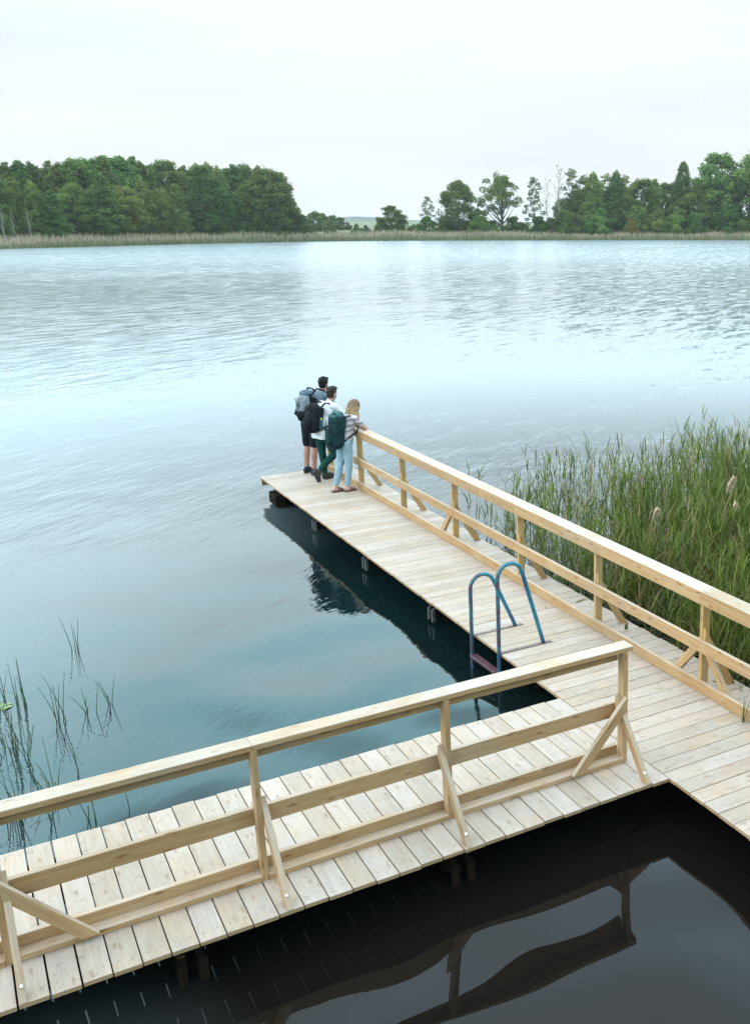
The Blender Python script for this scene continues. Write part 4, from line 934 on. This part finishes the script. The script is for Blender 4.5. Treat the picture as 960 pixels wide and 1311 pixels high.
# ------------------------------------------------------------------ near reed bed, right of the jetty
class LeafMesh:
    def __init__(s): s.V = []; s.F = []; s.C = []
    def blade(s, p0, dir_, up, ln, wd, droop, col, col2=None, n=3, vee=.25):
        """a long tapering leaf that arches over"""
        p = Vector(p0); d = Vector(dir_).normalized(); base = len(s.V); side = d.cross(Vector((0, 0, 1)))
        if side.length < .05: side = Vector((1, 0, 0))
        side.normalize()
        for i in range(n):
            k = i/n; w_ = wd*(1-k)**.55*(.75 if i == 0 else 1)
            s.V += [tuple(p-side*w_/2), tuple(p+side*w_/2)]
            p = p+d*(ln/n); d = (d+Vector((0, 0, -droop/n))).normalized()
        s.V.append(tuple(p))
        for i in range(n-1):
            a = base+2*i; s.F.append((a, a+1, a+3, a+2)); s.C += [col]*4
        a = base+2*(n-1); s.F.append((a, a+1, base+2*n)); s.C += [col2 or col]*3
    def stem(s, pts, r0, r1, col, n=3):
        base = len(s.V); m = len(pts)
        for i, p in enumerate(pts):
            r = r0+(r1-r0)*i/(m-1)
            for k in range(n):
                a = 2*math.pi*k/n+.4; s.V.append((p[0]+r*math.cos(a), p[1]+r*math.sin(a), p[2]))
        for i in range(m-1):
            for k in range(n):
                k2 = (k+1) % n; s.F.append((base+i*n+k, base+i*n+k2, base+(i+1)*n+k2, base+(i+1)*n+k)); s.C += [col]*4
    def build(s, name, m, parent=None):
        me = bpy.data.meshes.new(name); me.from_pydata(s.V, [], s.F)
        ca = me.color_attributes.new('tone', 'FLOAT_COLOR', 'CORNER'); ca.data.foreach_set('color', np.array(s.C, dtype=np.float32).ravel())
        me.materials.append(m); o = bpy.data.objects.new(name, me); COL.objects.link(o)
        if parent: o.parent = parent
        return o
def reed(lm, x, y, h, dry=False, leaves=6, lean=None):
    lx, ly = lean if lean else (rnd.gauss(.05, .05), rnd.gauss(.02, .05)); g = rnd.uniform(0, 1); zb = WATER-.25
    pts = [(x+lx*h*k*k, y+ly*h*k*k, zb+(h+.25)*k) for k in (0, .35, .7, 1)]
    dr = rnd.uniform(.75, 1) if dry else rnd.uniform(0, .12)
    low = .55 if rnd.random() < .4 else dr
    lm.stem(pts[:2], .0042, .0036, (g*.6, max(dr, low), 0, 1)); lm.stem(pts[1:], .0036, .0016, (g*.7, dr, 0, 1))
    if dry and rnd.random() < .6: return pts[-1]
    for i in range(leaves):
        k = rnd.uniform(.22, .97) if i else .98
        px, py, pz = x+lx*h*k*k, y+ly*h*k*k, zb+(h+.25)*k
        a = rnd.uniform(0, 6.28); up_ = rnd.uniform(1.2, 3.6) if k > .5 else rnd.uniform(.5, 1.5)
        ln = rnd.uniform(.26, .50)*(1.0 if k < .9 else .7)
        dd = dr if k > .35 else min(1, dr+rnd.choice([0, .3, .8]))
        lm.blade((px, py, pz), (math.cos(a), math.sin(a), up_), None, ln, rnd.uniform(.014, .026), rnd.uniform(.3, 2.0) if k < .9 else rnd.uniform(.1, .8), (g+rnd.uniform(-.15, .15), dd, 0, 1), (g, min(1, dd+.15), 0, 1))
    return pts[-1]
def reed_far_y(x):
    return profile([(1.8, 9.0), (2.6, 9.0), (3.4, 8.2), (4.6, 7.4), (6.0, 7.6), (7.2, 7.4), (9, 7.0), (16, 4.5)], x)
lm = LeafMesh(); cnt = 0
while cnt < 13000:
    x = rnd.uniform(1.86, 14); y = rnd.uniform(-9, 9.2)
    if x > 10 and rnd.random() < .6: continue
    if y < -3 and rnd.random() < .7: continue
    fy = reed_far_y(x)+.5*noise.noise(Vector((x*.9, y*.5, 7)))
    dist_in = fy-y
    if dist_in < 0: continue
    # thin towards the open water and beside the outer part of the jetty
    dens = min(1, .10+dist_in/2.6)*min(1, .25+(x-1.8)/2.0*(1 if y > 3 else 2.2))
    if y > 5.0 and x < 3.4: dens *= .35+.4*(x-1.9)
    dens *= .75+.7*noise.noise(Vector((x*.8, y*.8, 1)))+.25
    if rnd.random() > dens: continue
    h = rnd.uniform(1.0, 1.55)+.18*noise.noise(Vector((x*.5, y*.5, 9)))+min(.25, max(0, (x-3.5)*.09))
    if x < 3.2: h *= .78
    if x < 2.4: h *= .8
    reed(lm, x, y, h, dry=rnd.random() < .20, leaves=rnd.choice([5, 6, 7, 8])); cnt += 1
# dead litter and low broken stems between the plants
for i in range(2600):
    x = rnd.uniform(1.9, 10); y = rnd.uniform(-5, 7)
    if y > reed_far_y(x)-.5 or (x < 3 and y > 4.5 and rnd.random() < .8): continue
    a = rnd.uniform(0, 6.28); lm.blade((x, y, WATER+rnd.uniform(0, .25)), (math.cos(a), math.sin(a), rnd.uniform(-.15, .5)), None, rnd.uniform(.25, .7), rnd.uniform(.006, .016), rnd.uniform(.2, 1), (.5, rnd.uniform(.3, .95), 0, 1), n=2)
tag(lm.build('reed_bed', REED), 'dense bed of green reeds standing in the water right of the long jetty', 'reeds', kind='stuff')

def plumed(ximg, yimg, ztop, label, h_bend=.1, sz=1.0):
    tip = un(ximg, yimg, ztop); l_ = LeafMesh(); root = empty('plumed_reed', (tip.x-h_bend, tip.y-.05, WATER))
    H_ = ztop-WATER; pts = [(h_bend*k*k, .05*k*k, H_*k-.2*(1-k)) for k in (0, .3, .6, .8, 1)]
    l_.stem(pts, .006, .003, (.4, .9, 0, 1), 5); l_.build('stem', REED, root)
    pl = LeafMesh()
    for i in range(int(420*sz)):
        k = rnd.random(); c = Vector(pts[-1])+Vector((k*.10, -.01*k, -.16+.30*k-.10*k*k))*sz; a = rnd.uniform(0, 6.28)
        pl.blade(c, (math.cos(a)*.55+.7, math.sin(a)*.55, rnd.uniform(-.2, 1.1)), None, rnd.uniform(.07, .15)*(1-.5*k), .0075, 1.6, (.8, 1.0, 0, 1), n=2)
    pl.build('plume', PLUME, root)
    return tag(root, label, 'reed')
PLUME = leaf_mat('reed_plume', (.50, .42, .30), (.62, .52, .38), (.66, .55, .42), trans=.4)
plumed(930, 617, 1.30, 'dry reed with a large feathery pale plume above the reed bed', .14)
plumed(836, 655, 1.05, 'dry reed with a smaller pale plume, left of the big plumed one', .1, .55)
plumed(938, 648, 1.10, 'dry reed with a thin ragged plume just below the big plumed one', .08, .3)

# ------------------------------------------------------------------ rushes in the open water, lower left
def rush(ximg, yimg, stalks, label, group=None):
    """stalks: (dx, dy, height, lean x, lean y, kink)"""
    b = un(ximg, yimg, WATER); root = empty('rush_clump', (b.x, b.y, WATER))
    for dx, dy, h, lx, ly, kink in stalks:
        l_ = LeafMesh(); pts = []
        for k in (0, .2, .4, .6, .8, 1):
            kx = lx*k**1.6; ky = ly*k**1.6; z = h*k
            if kink and k > kink: z = h*kink-(k-kink)*h*.25; kx += (k-kink)*h*(1 if lx >= 0 else -1)
            pts.append((dx+kx, dy+ky, z-.12*(1-k)))
        dry = rnd.choice([0, 0, .1, .7]) if kink else rnd.choice([0, 0, .05])
        l_.stem(pts, .0062, .0020, (rnd.uniform(0, .8), dry, 0, 1), 5); l_.build('stalk', RUSH, root)
    return tag(root, label, 'rush', group)
def rs_(n, hs, spread=.08, lean=.1, kinks=0):
    return [(rnd.uniform(-spread, spread), rnd.uniform(-spread, spread), hs*rnd.uniform(.7, 1.1), rnd.gauss(-.03, lean), rnd.gauss(0, lean), (rnd.uniform(.4, .7) if i < kinks else 0)) for i in range(n)]
rush(98, 832, rs_(4, .40, .04, .05), 'lone tuft of short rush stalks farthest out in the open water')
rush(78, 922, rs_(6, .55, .06, .07), 'upright tuft of dark rush stalks left of the broken brown ones')
rush(117, 912, rs_(3, .28, .05, .1)+rs_(2, .4, .05, .1, 2), 'low broken rush stalks with a brown leaf tip')
rush(144, 902, rs_(3, .42, .03, .08)+rs_(1, .3, .03, .1, 1), 'rightmost rush tuft with one stalk bent across it')
rush(30, 905, rs_(5, .50, .06, .08)+rs_(2, .5, .05, .1, 2), 'rush tuft with bent stalks just right of the lily pad')
rush(3, 905, rs_(8, .55, .08, .08), 'thick rush tuft behind the lily pad at the left edge')
rush(12, 960, rs_(9, .50, .12, .09)+rs_(2, .5, .1, .1, 2), 'crowded rush tuft below the lily pad')
rush(34, 985, rs_(8, .45, .10, .08), 'crowded rush tuft just above the handrail at the left')
rush(100, 985, rs_(2, .35, .03, .04), 'pair of thin rush stalks just above the handrail')
rush(70, 1010, rs_(4, .40, .06, .08)+rs_(2, .5, .05, .1, 2), 'rush tuft partly hidden by the handrail')
rush(25, 1050, rs_(6, .45, .12, .08)+rs_(4, .7, .1, .12, 4), 'tangled bent rush stalks seen under the handrail at the left')
rush(60, 1055, rs_(3, .35, .06, .06), 'few straight rush stalks beside the plank edge under the handrail')
rush(118, 1050, rs_(3, .32, .06, .05)+rs_(1, .5, .05, .1, 1), 'small rush tuft seen under the handrail, right of the tangle')
rush(166, 1035, rs_(1, .26, .01, .01), 'single short rush stalk farthest right under the handrail')
def lily():
    c = un(6, 905, WATER); n = 28; r = .085; V = [(0, 0, .012)]; 
    for i in range(n+1):
        a = .15+i*(6.283-.3)/n; rr = r*(1+.03*math.sin(a*7)); V.append((rr*math.cos(a), rr*math.sin(a), .010+.004*math.sin(a*4)))
    F = [(0, i, i+1) for i in range(1, n+1)]
    V2 = [(x, y, z-.006) for x, y, z in V]; o_ = len(V); F += [(a+o_, c_+o_, b+o_) for a, b, c_ in F]
    F += [(i, i+o_, i+1+o_, i+1) for i in range(1, n+1)]
    me = bpy.data.meshes.new('lily_pad'); me.from_pydata(V, [], []) if 0 else me.from_pydata(V+V2, [], F)
    me.materials.append(plain('lily_pad_leaf', (.20, .28, .11), .5, 0, .25, 25)); o = bpy.data.objects.new('lily_pad', me); COL.objects.link(o); o.location = (c.x, c.y, WATER)
    tag(o, 'round yellow-green lily pad floating at the left edge', 'lily pad')
lily()
def floating(pts, label, dry=.6):
    l_ = LeafMesh(); W_ = [un(x, y, WATER+.006) for x, y in pts]; b = W_[0]
    l_.stem([tuple(p-b) for p in W_], .006, .0025, (.7, dry, 0, 1), 4)
    # vertical offsets are zero: give the stalk a little lift so that it floats
    o = l_.build('floating_reed_stalk', RUSH); o.location = b; tag(o, label, 'reed stalk')
floating([(606, 851), (585, 857), (566, 859)], 'pale reed stalk floating at the foot of the ladder', .9)
# ------------------------------------------------------------------ small growth poking through the planks
def sprig(ximg, yimg, hs, label, z=0.0, tilt=.2, n=4, w=.012, name='grass_sprig'):
    b = un(ximg, yimg, 0); l_ = LeafMesh()
    for i in range(n):
        a = rnd.uniform(0, 6.28); l_.blade((rnd.uniform(-.012, .012), rnd.uniform(-.012, .012), -.02), (math.cos(a)*tilt, math.sin(a)*tilt, 1), None, hs*rnd.uniform(.6, 1.1), w*rnd.uniform(.7, 1.2), .35, (rnd.random(), .05, 0, 1), n=4)
    o = l_.build(name, REED); o.location = b; return tag(o, label, 'grass')
sprig(950, 925, .34, 'tall green blades growing beside the kick board at the right edge', n=6, w=.014)
sprig(947, 886, .20, 'short green blades at the outer plank edge behind the railing, far right', n=4)
sprig(801, 806, .16, 'small green leaf sprig between the planks behind the middle rail', n=4, w=.02)
sprig(700, 779, .10, 'tiny green shoot between planks by the kick board, right of the ladder', n=2)
sprig(657, 757, .07, 'tiny green shoot between planks behind the taller ladder loop', n=2, w=.006)
sprig(600, 722, .07, 'tiny green shoot between planks beyond the ladder', n=2, w=.006)
sprig(864, 845, .10, 'small shoot at the outer plank edge near the crossed braces', n=2, w=.008)
def fallen(x, y, x2, y2, wd, label):
    a = un(x, y, .006); b = un(x2, y2, .012); l_ = LeafMesh(); l_.blade((0, 0, 0), b-a, None, (b-a).length, wd, .0, (.8, .25, 0, 1), n=4)
    o = l_.build('fallen_leaf', REED); o.location = a; tag(o, label, 'leaf')
fallen(737, 771, 751, 765, .035, 'green reed leaf lying on the planks behind the railing')
fallen(912, 872, 942, 874, .04, 'pale fallen leaf lying on the outer planks at the right')

# ------------------------------------------------------------------ air
def make_haze():
    m = bpy.data.materials.new('haze'); m.use_nodes = True; N, L = m.node_tree.nodes, m.node_tree.links; N.clear()
    o_ = N.new('ShaderNodeOutputMaterial'); v = N.new('ShaderNodeVolumePrincipled'); v.inputs['Density'].default_value = HAZE
    v.inputs['Color'].default_value = (.86, .93, 1, 1); v.inputs['Anisotropy'].default_value = .2; L.new(v.outputs[0], o_.inputs['Volume'])
    zs = [q.co.z for q in bpy.data.meshes['ground'].vertices]; z0, z1 = min(zs)-1, max(max(zs), 36)+2; X = 3400
    me = bpy.data.meshes.new('haze'); bm = bmesh.new(); bmesh.ops.create_cube(bm, size=1); bm.to_mesh(me); bm.free()
    for q in me.vertices: q.co = (q.co.x*2*X, q.co.y*2*X, z0+(q.co.z+.5)*(z1-z0))
    me.materials.append(m); o = bpy.data.objects.new('haze', me); COL.objects.link(o); tag(o, kind='stuff')
HAZE = .00015
make_haze()
